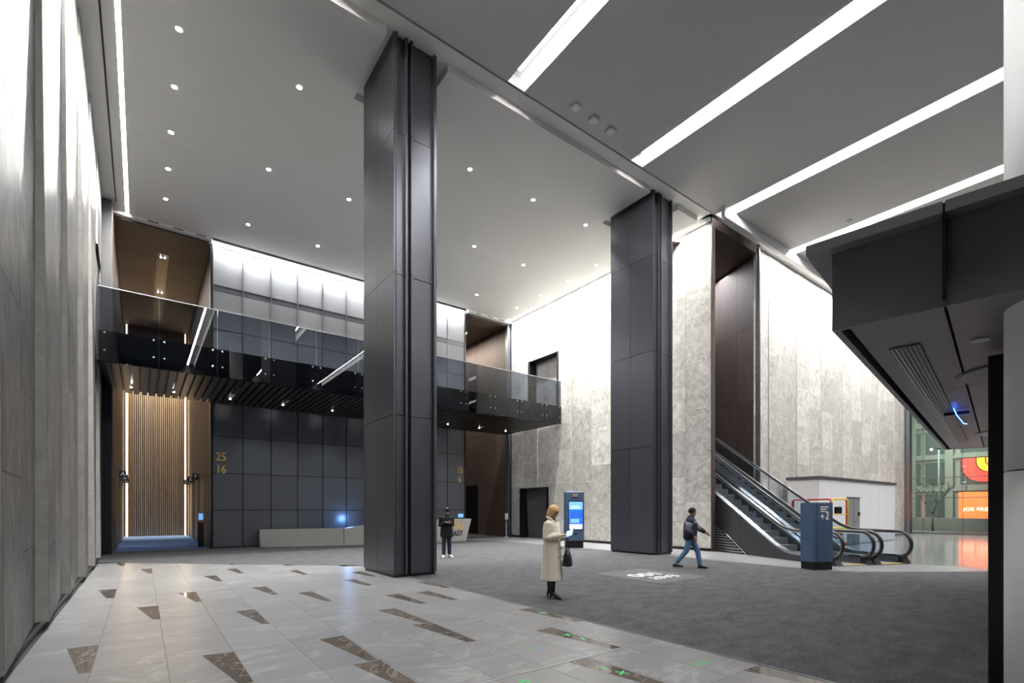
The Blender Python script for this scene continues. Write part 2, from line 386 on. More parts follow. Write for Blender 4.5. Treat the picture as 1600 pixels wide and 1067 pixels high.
# carpet
carpet = prism('carpet', [(5.27, -7), (5.27, -.06), (5.63, -.06), (5.63, .8), (5.27, .8), (5.27, 11.25), (6.045, 11.25), (6.045, 13.32), (5.27, 13.32), (5.27, 14.28), (-1.1, 20.1), (-1.1, 24.6), (2.35, 24.6), (2.35, 24.05), (4.6, 23.95), (13.9, 22.8), (15.1, 21.4), (15.1, 13.32), (14.75, 13.32), (14.75, 11.25), (15.1, 11.25), (15.1, 10.5),
    (14.85, 9.2), (14.85, 5.5), (15.1, 5.05), (18, 3.0), (24, 0.4), (24, -7)], -0.004, 0.008, 'carpet')
tag(carpet, 'large charcoal carpet spread over the middle of the hall', 'carpet')
box('carpet_trim', 5.262, 5.276, -6.9, 14.2, -0.002, 0.0095, 'dull_steel', carpet)
lc = prism('lobby_carpet', [(-0.85, 24.6), (2.35, 24.6), (2.35, 38), (-0.85, 38)], -0.004, 0.008, 'carpet_cool_lit')
tag(lc, 'carpet with cool light painted in as blue, leading into the lobby with the slatted wall', 'carpet')
mat_o = thing('logo_mat', 'pale grey square logo mat woven into the charcoal carpet', 'mat', (10.17, 7.85, 0.0085))
box('mat_field', -0.93, 0.93, -1.03, 1.03, 0, 0.004, 'carpet_pale', mat_o)
text('mat_lettering', '100', 0.62, 'text_white', mat_o, (0, 0.18, 0.005), (0, 0, R(180)), 0.002, 1.2)
text('mat_lettering', 'EAST', 0.42, 'text_white', mat_o, (0, -0.38, 0.005), (0, 0, R(180)), 0.002, 1.1)

# ---- stone walls built of slabs
AMP = [0.15, 0.03]
def amp(z, k):
    a = AMP[0] + (AMP[1] - AMP[0]) * z / 13.0
    return a if k % 3 != 1 else a * 0.75 + 0.01
def stone_wall(parent, mat, bays, nc, row_h, top, face, holes=(), zoff=0.0):
    """bays: edge positions along the wall; face(t, d, z) -> point, d is how far it stands out. The near end of every bay stands proud."""
    g = 0.004
    for k in range(len(bays) - 1):
        b0, b1 = bays[k], bays[k + 1]
        for c in range(nc):
            f0, f1 = c / nc, (c + 1) / nc
            z = 0.11 - (row_h * 0.45 if (c + k) % 2 else 0) + zoff
            while z < top:
                z0, z1 = max(z, 0.11) + g, min(z + row_h, top) - g
                z += row_h
                if z1 - z0 < 0.05: continue
                t0, t1 = b0 + (b1 - b0) * f0, b0 + (b1 - b0) * f1
                gg = g if b1 > b0 else -g
                pieces = [(t0 + (gg if c else 0), t1 - (gg if c < nc - 1 else 0), z0, z1)]
                for h0, h1, hz0, hz1 in holes:           # openings cut the slabs they meet
                    out = []
                    for (s0, s1, q0, q1) in pieces:
                        lo, hi = min(s0, s1), max(s0, s1)
                        if hi <= h0 or lo >= h1 or q1 <= hz0 or q0 >= hz1: out.append((s0, s1, q0, q1)); continue
                        if q0 < hz0: out.append((s0, s1, q0, hz0))
                        if q1 > hz1: out.append((s0, s1, hz1, q1))
                        m0, m1 = max(q0, hz0), min(q1, hz1)
                        sg = 1 if s1 > s0 else -1
                        near, far = (h0, h1) if sg > 0 else (h1, h0)
                        if (near - s0) * sg > 0.01: out.append((s0, near, m0, m1))
                        if (s1 - far) * sg > 0.01: out.append((far, s1, m0, m1))
                    pieces = out
                for (s0, s1, q0, q1) in pieces:
                    if q1 - q0 < 0.03: continue
                    def d(s, zz): return 0.02 + amp(zz, k) * (1 - (s - b0) / (b1 - b0))
                    v = [face(s0, d(s0, q0), q0), face(s1, d(s1, q0), q0), face(s1, -0.1, q0), face(s0, -0.1, q0),
                         face(s0, d(s0, q1), q1), face(s1, d(s1, q1), q1), face(s1, -0.1, q1), face(s0, -0.1, q1)]
                    hexa('stone_slab', v, mat, parent)
wl = struct(box('wall_left', -1.9, XL - 0.095, -9, 25.2, 0, 13.6, 'joint'), 'tall polished grey stone wall with stepped panels')
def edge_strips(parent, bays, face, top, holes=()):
    """paler return edge, its catch of light painted into the colour, at the near end of every bay"""
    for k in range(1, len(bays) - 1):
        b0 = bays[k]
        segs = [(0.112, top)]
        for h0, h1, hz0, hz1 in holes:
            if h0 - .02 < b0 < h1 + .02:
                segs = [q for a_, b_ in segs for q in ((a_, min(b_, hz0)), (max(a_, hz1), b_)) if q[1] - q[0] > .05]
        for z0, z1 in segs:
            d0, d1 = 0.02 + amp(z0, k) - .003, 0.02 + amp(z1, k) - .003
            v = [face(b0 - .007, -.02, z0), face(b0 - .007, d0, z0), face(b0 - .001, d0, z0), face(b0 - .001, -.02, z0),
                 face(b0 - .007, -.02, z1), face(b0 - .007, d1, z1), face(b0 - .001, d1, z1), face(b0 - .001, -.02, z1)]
            hexa('stone_edge_lit', v, 'stone_edge_lit', parent)
def local(o, p): return (p[0] - o.location.x, p[1] - o.location.y, p[2] - o.location.z)
left_bays = [0.85 + 2.81 * i for i in range(9)]; left_bays[-1] = 23.3
fl = lambda t, d, z: local(wl, (XL - 0.06 + d, t, z)); hl_ = [(20.55, 22.1, 0.0, 2.95), (20.2, 22.6, 7.1, 10.1)]
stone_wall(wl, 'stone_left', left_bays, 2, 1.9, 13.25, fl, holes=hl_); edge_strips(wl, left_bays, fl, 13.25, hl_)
bl = struct(box('baseboard_left', -1.2, -1.10, -8.5, 20.5, 0, 0.105, 'black'), 'black recessed skirting below the polished stone')
struct(box('door_1', -1.36, -1.18, 20.5, 22.15, 0, 2.97, 'black'), 'black doorway in the stone wall beside the lobby')
prism('wall_niche', [(-1.36, 20.2), (-1.2, 20.2), (-1.2, 22.6), (-1.36, 22.6)], 7.1, 10.1, 'deck_black', None)
bpy.data.objects['wall_niche'].parent = wl
bpy.data.objects['wall_niche'].location = -wl.location
AMP[:] = [0.06, 0.02]
def multi_box(name, boxes, mat_, loc):
    v, f = [], []
    for x0, x1, y0, y1, z0, z1 in boxes:
        b = len(v); v += [(x - loc[0], y - loc[1], z - loc[2]) for z in (z0, z1) for x, y in ((x0, y0), (x1, y0), (x1, y1), (x0, y1))]
        f += [tuple(b + i for i in q) for q in ((0, 3, 2, 1), (4, 5, 6, 7), (0, 1, 5, 4), (1, 2, 6, 5), (2, 3, 7, 6), (3, 0, 4, 7))]
    return mesh(name, v, f, mat_, None, loc)
x0_, x1_ = XR + 0.095, XR + 0.5
wr = struct(multi_box('wall_right', [(x0_, XR + .17, 10.97, 19.0, 0, 13.6), (x0_, x1_, 19.0, 19.95, 0, 13.6), (x0_, x1_, 19.95, 20.75, 0, 7.1), (x0_, x1_, 20.75, 23.3, 2.9, 7.1), (x0_, x1_, 23.3, 24.38, 0, 7.1),
    (x0_, x1_, 22.5, 24.38, 7.1, 10.2), (x0_, x1_, 19.95, 24.38, 10.2, 13.6)], 'joint', (XR + 0.3475, 17.95, 6.8)), 'tall veined stone wall beside the second column')
rb = [10.96, 13.3, 16.1, 18.9, 21.7, 24.2]
fr_ = lambda t, d, z: local(wr, (XR + 0.06 - d, t, z)); hr_ = [(20.75, 23.3, 0.0, 2.9), (19.95, 22.5, 7.1, 10.2)]
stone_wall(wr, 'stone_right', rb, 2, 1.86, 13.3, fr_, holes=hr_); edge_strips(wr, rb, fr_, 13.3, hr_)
struct(box('baseboard_right', XR - 0.06, XR + 0.1, 11.0, 20.7, 0, 0.105, 'black'), 'black recessed skirting below the veined stone')
# openings in the right wall
d2 = struct(box('door_2', XR + 0.40, XR + 0.44, 20.7, 23.4, 0, 2.95, 'black'), 'dark roller shutter in the stone doorway')
for i in range(24): box('shutter_slat', -0.045, -0.02, -1.2, 1.2, -1.47 + i * 0.122, -1.47 + i * 0.122 + 0.095, 'shutter', d2)
prism('door_jamb', [(23.32, 0), (22.98, 0), (23.16, 2.9), (23.32, 2.9)], XR - 0.02, XR + 0.39, 'black', wr, 'X', loc=-wr.location)
prism('door_jamb', [(20.74, 0), (20.95, 0), (20.85, 2.9), (20.74, 2.9)], XR - 0.02, XR + 0.39, 'black', wr, 'X', loc=-wr.location)
box('door_head', -0.36, 0.06, 2.78, 5.37, -3.93, -3.905, 'black', wr)
box('niche_back', 0.10, 0.15, 1.95, 4.6, 0.25, 3.45, 'stone_right', wr)
box('niche_frame', -0.36, 0.10, 2.0, 4.55, 3.37, 3.40, 'black', wr)
prism('niche_frame', [(22.52, 7.1), (22.30, 7.1), (22.36, 10.2), (22.52, 10.2)], XR - 0.03, XR + 0.44, 'black', wr, 'X', loc=-wr.location)
prism('niche_frame', [(19.93, 7.1), (20.06, 7.1), (20.0, 10.2), (19.93, 10.2)], XR - 0.03, XR + 0.44, 'black', wr, 'X', loc=-wr.location)
# east stone wall (runs away behind the escalators)
we = struct(box('wall_east', 21.78, 42.3, YE + 0.095, YE + 0.6, 0, 13.6, 'joint'), 'long pale stone wall behind the escalators')
eb = [21.45, 22.5, 25.25, 28.0, 30.75, 33.5, 36.25, 39.0, 41.75, 42.3]
fe_ = lambda t, d, z: local(we, (t, YE + 0.06 - d, z))
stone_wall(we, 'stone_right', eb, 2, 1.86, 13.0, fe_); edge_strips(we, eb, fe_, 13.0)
struct(box('baseboard_east', 21.6, 42.2, YE - 0.10, YE + 0.1, 0, 0.1, 'black'), 'black recessed skirting of the pale stone wall')
tr = struct(box('trim_1', 21.41, 21.445, YE - 0.12, YE - 0.0, 0, 13.0, 'dull_steel'), 'steel edge beside the escalator opening')
struct(box('trim_2', XR - 0.045, XR + 0.18, 10.91, 10.955, 0, 13.1, 'wood'), 'dark wood edge of the escalator opening')

# ---- back wall of dark metal panels
wb = struct(box('wall_back', 2.4, 14.83, YB + 0.03, YB + 0.4, 0, 13.6, 'black'), 'back wall of square dark metal panels')
def lp(o, x0, x1, y0, y1, z0, z1): return (x0 - o.location.x, x1 - o.location.x, y0 - o.location.y, y1 - o.location.y, z0 - o.location.z, z1 - o.location.z)
for i in range(11):
    x0 = 2.42 + 1.13 * i
    for j in range(4):
        box('metal_panel', *lp(wb, x0 + .022, x0 + 1.108, YB, YB + .03, 0.06 + 1.58 * j, 0.06 + 1.58 * j + 1.545), 'dark_panel', wb)
    for z0, z1 in ((6.6, 8.0), (8.03, 9.3), (9.33, 10.93), (11.2, 12.8)):
        box('metal_panel', *lp(wb, x0 + .022, x0 + 1.108, YB, YB + .03, z0, z1), 'upper_panel', wb)
    box('metal_panel', *lp(wb, x0 + .022, x0 + 1.108, YB - .02, YB + .03, 12.84, 13.02), 'upper_panel', wb)
for i in range(12): box('metal_fin', *lp(wb, 2.41 + 1.13 * i, 2.435 + 1.13 * i, YB - .03, YB + .03, 6.6, 13.02), 'dull_steel', wb)
box('metal_panel', *lp(wb, 2.4, 14.83, YB + .012, YB + .03, 10.95, 11.18), 'dark_panel', wb)
struct(box('trim_3', 2.33, 2.42, YB - 0.05, YB + 0.4, 0, 13.0, 'black'), 'black edge of the panel wall at the slatted lobby')
struct(box('trim_4', 14.82, 14.90, YB - 0.04, YB + 0.4, 0, 13.0, 'black'), 'black edge of the panel wall at the far lobby')
struct(box('trim_5', XR - 0.20, XR + 0.02, YB - 0.12, YB + 0.1, 0, 13.0, 'dark_panel'), 'dark steel post between wood lining and stone')
# ---- lobbies lined with wood
def wood_wall(name, label, plane_x, y0, y1, inward, z1=12.85, step=1.25, openings=(), rows=(0, 3.25, 6.45, 9.65, 12.85)):
    """a wall in the plane x = plane_x clad with tall wood panels on its inward side"""
    o = struct(box(name, min(plane_x, plane_x - inward * .3), max(plane_x, plane_x - inward * .3), y0, y1, 0, z1 + .4, 'black'), label)
    n = round((y1 - y0) / step); st = (y1 - y0) / n
    for i in range(n):
        a, b = y0 + st * i, y0 + st * (i + 1)
        for q0, q1 in zip(rows[:-1], rows[1:]):
            segs = [(a, b)]
            if q0 == 0:
                for h0, h1 in openings:
                    new = []
                    for s0, s1 in segs:
                        if s1 <= h0 or s0 >= h1: new.append((s0, s1)); continue
                        if s0 < h0: new.append((s0, h0))
                        if s1 > h1: new.append((h1, s1))
                    segs = new
            for s0, s1 in segs:
                if s1 - s0 < 0.05: continue
                xa, xb = sorted((plane_x, plane_x + inward * 0.025))
                box('wood_panel', *lp(o, xa, xb, s0 + .005, s1 - .005, q0 + .006, q1 - .006), 'wood', o)
    return o
ops_r = [(28.0, 29.9), (31.4, 33.2), (34.6, 36.4)]
wood_wall('wall_lobby_right', 'wood lined lobby wall with three elevator doors near the panels', 2.40, YB + 0.05, 38, -1, openings=ops_r)
wood_wall('wall_lobby_left', 'wood lined lobby wall with elevator doors next to the stone', -0.88, YB - 1.0, 38, 1, openings=ops_r)
wood_wall('wall_far_lobby_right', 'dark wood wall of the far lobby', XR + 0.02, YB + 0.1, 36, -1, openings=[(27.9, 29.7)])
wood_wall('wall_far_lobby_left', 'hidden dark wood wall of the far lobby', 14.86, YB + 0.4, 36, 1, step=2.9)
def lobby_ceiling(name, label, x0, x1, y0, y1):
    o = struct(box(name, x0, x1, y0, y1, 12.86, 13.2, 'black'), label)
    n = 9; st = (y1 - y0) / n
    for i in range(n): box('wood_panel', *lp(o, x0, x1, y0 + st * i + .004, y0 + st * (i + 1) - .004, 12.84, 12.86), 'wood', o)
    box('ceiling_slot', *lp(o, (x0 + x1) / 2 - .22, (x0 + x1) / 2 + .22, y0 + 2.2, y1, 12.825, 12.845), 'black', o)
    for i in range(2):
        yy = y0 + 2.6 + i * 4.4
        if yy < y1 - .3:
            for s in (-.07, .07): disc('slot_lamp', Vector(((x0 + x1) / 2 + s, yy, 12.80)) - o.location, .026, .02, 'led_spot', o, 10)
    return o
lobby_ceiling('ceiling_lobby', 'dark wood lobby ceiling with black lamp slot', -0.88, 2.4, YB - .1, 38)
lobby_ceiling('ceiling_far_lobby', 'dark wood ceiling of the far lobby', 14.86, XR, YB - .05, 36)
struct(box('wall_far_lobby_end', 14.86, XR, 36, 36.3, 0, 13.2, 'wood'), 'wood end wall of the far lobby')
# slatted end wall of the lobby
ws = struct(box('wall_slats', -0.9, 2.4, 38.0, 38.3, 0, 13.2, 'wood'), 'tall wall of pale vertical wood slats lit warm from both sides')
for i in range(28):
    x0 = -0.62 + i * (2.80 / 27)
    box('slat', *lp(ws, x0 - .024, x0 + .024, 37.86, 38.0, 0.02, 12.84), 'slat_wood', ws)
for x in (-0.72, 2.24): box('led_strip', *lp(ws, x - .035, x + .035, 37.9, 38.0, 0.02, 12.84), 'led_warm', ws)
for x0, x1 in ((-0.9, -0.78), (2.30, 2.4)): box('wood_panel', *lp(ws, x0, x1, 37.86, 38.0, 0, 12.84), 'wood', ws)
a = area('lobby_glow', (0.78, 31.5, 12.7), (0.24, 9), 55, color=(1.0, 0.9, 0.78))
a = area('slat_fill', (0.78, 37.45, 12.75), (3.0, 0.1), 260, color=(1.0, 0.84, 0.62), spread=60); a.rotation_euler = (R(8), 0, 0)  # added lamp to brighten the slats, no fixture here
a = area('far_lobby_glow', (16.4, 30.0, 12.7), (0.24, 8), 300, color=(1.0, 0.86, 0.72))
# elevator doors
k = 3
for (y0, y1) in ops_r:
    for xw, inw in ((2.40, -1), (-0.88, 1)):
        d = struct(box('door_%d' % k, min(xw, xw - inw * .04), max(xw, xw - inw * .04) + 0.0, y0, y1, 0, 3.12, 'black')); k += 1
        yc = (y0 + y1) / 2
        for s0, s1 in ((y0 + .1, yc - .004), (yc + .004, y1 - .1)):
            xa, xb = sorted((xw + inw * .002, xw + inw * .01))
            box('door_leaf', *lp(d, xa, xb, s0, s1, 0.02, 3.0), 'black', d)
d = struct(box('door_9', XR + 0.0, XR + 0.04, 27.9, 29.7, 0, 3.12, 'black'))
box('door_leaf', *lp(d, XR - .012, XR, 28.0, 28.79, 0.02, 3.02), 'black', d); box('door_leaf', *lp(d, XR - .012, XR, 28.81, 29.6, 0.02, 3.02), 'black', d)
# ---- escalator recess lined with wood
AZ = R(23); EV = Vector((math.sin(AZ), math.cos(AZ), 0)); PV = Vector((math.cos(AZ), -math.sin(AZ), 0))
rr = struct(thing('wall_recess', 'dark wood lining of the escalator opening', 'wall', (21.43, YE + 0.02, 0), -AZ)); del rr['category']
for i in range(9):
    for q0, q1 in ((0, 3.3), (3.3, 6.5), (6.5, 9.7), (9.7, 12.8)):
        box('wood_panel', 0, 0.03, i * 1.25 + .004, (i + 1) * 1.25 - .004, q0 + .005, q1 - .005, 'wood', rr)
box('backing', 0.03, 0.2, 0, 11.3, 0, 13.2, 'black', rr)
for i in range(9): box('wood_panel', -4.6, 0, i * 1.25 + .004, (i + 1) * 1.25 - .004, 12.8, 12.86, 'wood', rr)
box('wood_panel', -5.2, 0, 11.25, 11.4, 0, 13.2, 'wood', rr)
struct(box('wall_recess_head', XR + 0.0, 21.5, 10.93, 11.1, 12.80, 13.6, 'wood'), 'wood header over the escalator opening')
struct(box('ceiling_recess', XR + .1, 21.6, 10.95, 12.6, 12.79, 12.86, 'wood'), 'wood soffit just inside the escalator opening')
box('wood_panel', -3.2, -3.05, -1.1, 11.3, 0, 13.2, 'wood', rr)
area('recess_fill', (21.6, 15.2, 12.7), (1.6, 5), 130, color=(0.95, 0.95, 1.0))  # unseen lamp added to brighten the wood lining
# ---- ceilings
cols = [(4.87, 6.03), (14.77, 15.93)]
ce = struct(thing('ceiling', 'white plaster ceiling slab over the back hall', 'ceiling')); del ce['category']
def slab(x0, x1, y0, y1, n='ceiling_slab'): box(n, x0, x1, y0, y1, HC, HC + 0.24, 'ceiling_white', ce)
nt0, nt1 = 11.28, 13.6
xedge = [-0.38]
for c0, c1 in cols: xedge += [c0 - 0.17, c1 + 0.34]
xedge += [17.55]
for i in range(0, len(xedge), 2): slab(xedge[i], xedge[i + 1], nt0, nt1)
slab(-0.38, 17.55, nt1, 18.7); slab(-0.38, 17.55, 18.71, 24.06)
box('ceiling_slab', XL - .3, -0.48, 9, 24.06, HC + 0.02, HC + 0.26, 'ceiling_white', ce)
box('ceiling_slot', -0.775, -0.735, 9, 23.4, HC + 0.005, HC + 0.03, 'black', ce)
box('ceiling_slab', -1.5, 18.3, 10.86, 25, HN, HN + 0.3, 'ceiling_white', ce)
box('cove_light', -0.40, -0.385, 9.5, 23.9, HC + 0.03, HC + 0.17, 'led_cove', ce)
box('ceiling_slab', 17.92, 18.3, 11.0, 24.2, HC + 0.02, HC + 0.26, 'ceiling_white', ce)
box('ceiling_slab', -1.2, 2.35, 24.06, 24.3, 12.9, HC + 0.24, 'ceiling_white', ce); box('ceiling_slab', 14.9, 18.0, 24.06, 24.32, 12.9, HC + 0.24, 'ceiling_white', ce)
for x in (0.2, 1.0, 1.8, 15.4, 16.2, 17.0): box('air_slot', x, x + .35, 24.055, 24.062, 12.93, 12.965, 'black', ce)
cn = struct(thing('ceiling_front', 'grey plaster ceiling with long recessed light troughs', 'ceiling')); del cn['category']
SX = [3.15, 8.2, 13.25, 18.3, 23.4, 28.45, 33.5, 38.5]
e = [-1.9]
for s in SX: e += [s - 0.30, s + 0.30]
e += [43]
for i in range(0, len(e), 2): box('ceiling_slab', e[i], e[i + 1], -9, 10.80, HN, HN + 0.35, 'ceiling_grey', cn)
box('ceiling_slot', -1.3, 17.9, 10.80, 10.86, HN + 0.06, HN + 0.3, 'black', cn)
box('ceiling_lip', XR - .2, 42.3, 10.28, 10.42, 12.82, HN + 0.02, 'trough_white', cn)
box('ceiling_slab', XR - .2, 42.3, 10.80, 11.3, HN, HN + 0.3, 'ceiling_white', cn)
for n_, s in enumerate(SX):
    lab = ['long recessed trough light over the tiled walkway', 'long recessed trough light ending nearest the first column', 'long recessed trough light ending between the columns',
           'long recessed trough light ending at the escalator corner', 'long recessed trough light running behind the dark canopy edge', 'long recessed trough light next beyond the canopy',
           'long recessed trough light near the glass front', 'long recessed trough light closest to the glass front'][n_]
    t = thing('trough_light', lab, 'ceiling light', (s, 1, HN), group='recessed ceiling troughs')
    box('trough_top', -.30, .30, -10, 9.80, 0.28, 0.34, 'trough_white', t)
    for x in (-.30, .285): box('trough_side', x, x + .015, -10, 9.80, 0.0, 0.28, 'trough_white', t)
    box('trough_end', -.285, .285, 9.78, 9.80, 0, 0.28, 'trough_white', t)
    h_ = box('led_housing', -.235, -.105, -9.8, 9.45, 0.125, 0.28, 'trough_white', t)
    box('led_bar', -.055, .055, -9.62, 9.62, -0.0835, -0.0775, 'led', h_)
    box('side_glow', .268, .284, -9.8, 9.75, 0.02, 0.27, 'glow_side', t)  # inner side face glowing weakly by its own emission
# ---- enclosure behind the camera
struct(box('wall_street', -1.9, 43, -9.3, -9, 0, 13.6, 'deck_black'), 'dark night glazing behind the viewer')

# ================================================================== COLUMNS
def column(x0, label):
    t = thing('column', label, 'column', (x0, 11.28, 0))
    W, D, H = 1.16, 2.02, HN
    zs = [0.06, 3.95, 7.4, 10.85, H]
    box('core', 0.05, W - 0.05, 0.12, D - 0.05, 0, H, 'black', t)
    box('plinth', 0.03, W - 0.03, 0.03, D - 0.03, 0, 0.07, 'black', t)
    for z0, z1 in zip(zs[:-1], zs[1:]):
        a, b = z0 + .007, z1 - .007
        for y0, y1 in ((0.0, 1.05), (1.05, D)):
            box('side_panel', 0, 0.05, y0 + (.006 if y0 else 0), y1 - .006, a, b, 'column_metal', t)
            box('side_panel', W - 0.05, W, y0 + (.006 if y0 else 0), y1 - .006, a, b, 'column_metal', t)
        box('back_panel', 0.055, W - .055, D - .05, D, a, b, 'column_metal', t)
        # front: edge flange, recessed face, double fin with a dark channel, recessed face, edge flange
        box('front_panel', 0.05, 0.30, 0.085, 0.12, a, b, 'column_metal', t)
        box('front_panel', 0.50, W - 0.05, 0.085, 0.12, a, b, 'column_metal', t)
        for f0, f1, dep in ((0.30, 0.355, -0.02), (0.445, 0.50, -0.02)): box('fin', f0, f1, dep, 0.12, a, b, 'column_metal', t)
        for f0, f1 in ((0.052, 0.085), (W - 0.085, W - 0.052)): box('fin', f0, f1, -0.02, 0.085, a, b, 'column_metal', t)
    return t
column(4.87, 'tall dark metal clad column standing on the tiled floor edge')
column(14.77, 'tall dark metal clad column near the escalators')
t = thing('round_column', 'pale round column at the frame edge passing through the dark canopy', 'column', (5.215, 0.375, 0))
z = 0
for z1 in (1.935, 5.6, 9.3, HN):
    poly = [(.40 * math.cos(2 * math.pi * i / 64), .40 * math.sin(2 * math.pi * i / 64)) for i in range(64)]
    o = prism('shell', poly, z, z1 - .012, 'column_white', t)
    for p in o.data.polygons: p.use_smooth = abs(p.normal.z) < .5
    z = z1
disc('core', (0, 0, 0), .388, HN, 'black', t, 48)

# ================================================================== BRIDGE
br = thing('footbridge', 'black mezzanine footbridge with tinted glass balustrade crossing the back hall', 'bridge', (0, 19.5, 0))
box('deck', XL + .02, XR - .12, 0.12, YB - 19.5, 6.28, 7.08, 'deck_black', br)
box('fascia', XL + .02, XR - .12, 0.06, 0.12, 6.2, 7.12, 'deck_black', br)
for i in range(76):
    x0 = -0.98 + i * 0.2465
    box('soffit_slat', x0, x0 + .175, 0.14, YB - 19.52, 6.17, 6.28, 'soffit_slat', br)
gx = [-1.04] + [0.45 + 1.62 * i for i in range(11)] + [17.8]
for i in range(len(gx) - 1):
    g = box('glass_panel', gx[i] + .006, gx[i + 1] - .006, 0.0, 0.02, 6.16, 8.42, 'glass_dark', br)
    for xx in (gx[i] + .14, gx[i + 1] - .14):
        for zz in (6.5, 7.04):
            o = disc('bolt', Vector((xx, 0.012, zz)) - g.location, .028, .05, 'steel', g, 12, axis='Y'); o.location.y = -0.03
box('rail', -1.06, 17.82, -0.008, 0.028, 8.42, 8.445, 'dull_steel', br)
for i, x in enumerate((-0.3, 1.0, 2.9, 4.9, 7.0, 9.0, 11.0, 13.0, 15.0, 16.8)):
    o = disc('soffit_lamp', (x, 3.6, 6.155), .032, .02, 'led_spot', br, 14)
for x in (4.0, 7.0, 12.0, 16.0):
    l = bpy.data.lights.new('soffit_spot', 'SPOT'); l.energy = 60; l.spot_size = R(95); l.spot_blend = .8; l.shadow_soft_size = .05; l.color = (.85, .92, 1)
    o = bpy.data.objects.new('soffit_spot', l); C.objects.link(o); o.location = (x, 23.1, 6.1)

# ================================================================== DOWNLIGHTS
grid = [(0.71, y) for y in (14.1, 16.1, 18.1, 20.1, 22.1)] + [(16.92, y) for y in (14.1, 16.1, 18.1, 20.1, 22.15)]
for x in (3.4, 6.08, 8.78, 11.5, 14.2): grid += [(x, y) for y in (14.1, 18.12, 22.12)]
first = None
for x, y in grid:
    if first is None:
        t = thing('downlight', 'small round recessed downlight in the white ceiling slab', 'ceiling light', (x, y, HC), group='downlights in the white ceiling slab')
        bm = bmesh.new(); n = 20
        ro, ri = [], []
        for i in range(n):
            a_ = 2 * math.pi * i / n
            ro.append(bm.verts.new((.085 * math.cos(a_), .085 * math.sin(a_), -.006))); ri.append(bm.verts.new((.06 * math.cos(a_), .06 * math.sin(a_), -.001)))
        for i in range(n): bm.faces.new((ro[i], ro[(i + 1) % n], ri[(i + 1) % n], ri[i]))
        bm_obj('trim_ring', bm, 'trough_white', t)
        disc('lens', (0, 0, -0.008), .058, .006, 'led_spot', t, 18)
        first = t
    else:
        t = copy_tree(first); t.location = (x, y, HC)
    row = [.71, 3.4, 6.08, 8.78, 11.5, 14.2, 16.92].index(x)
    rank = sorted([q[1] for q in grid if q[0] == x], reverse=True).index(y)
    t['label'] = 'round downlight, %s from the back wall, row %s' % (['first', 'second', 'third', 'fourth', 'fifth'][rank],
        ['along the polished stone wall', 'second from the polished stone wall', 'third from the polished stone wall', 'behind the first column', 'halfway between the two columns', 'before the second column', 'along the veined stone wall'][row])
    l = bpy.data.lights.new('downlight_beam', 'SPOT'); l.energy = 700; l.spot_size = R(85); l.spot_blend = .9; l.shadow_soft_size = .06; l.color = NEUT
    o = bpy.data.objects.new('downlight_beam', l); C.objects.link(o); o.location = (x, y, HC - 0.05)

# ================================================================== ESCALATORS
S1, TAN = 2.05, math.tan(R(30))
def rail_path(z0, s_start, s_end, step=0.12):
    """height of a line parallel to the escalator: flat, eased, then 30 degrees"""
    pts = []; s = s_start
    while s < s_end + 1e-6:
        pts.append((s, z0 + rise(s))); s += step
    return pts
def rise(s):
    a, b = S1 - 0.55, S1 + 0.55
    if s <= a: return 0.0
    if s >= b: return (s - S1) * TAN
    return TAN * (s - a) ** 2 / (2 * (b - a))
END = 12.5
def ribbon(name, pts0, pts1, x0, x1, mat, parent):
    """solid between two matching polylines in the (s, z) plane, from x0 to x1"""
    n = len(pts0); v = []; f = []
    for x in (x0, x1):
        v += [(x, s, z) for s, z in pts0] + [(x, s, z) for s, z in pts1]
    m = 2 * n
    for i in range(n - 1):
        a, b, c, d = i, i + 1, n + i + 1, n + i
        f += [(a, b, c, d), (m + d, m + c, m + b, m + a), (a, m + a, m + b, b), (d, c, m + c, m + d)]
    f += [(0, n, m + n, m), (n - 1, m + n - 1, m + 2 * n - 1, 2 * n - 1)]
    return mesh(name, v, f, mat, parent)
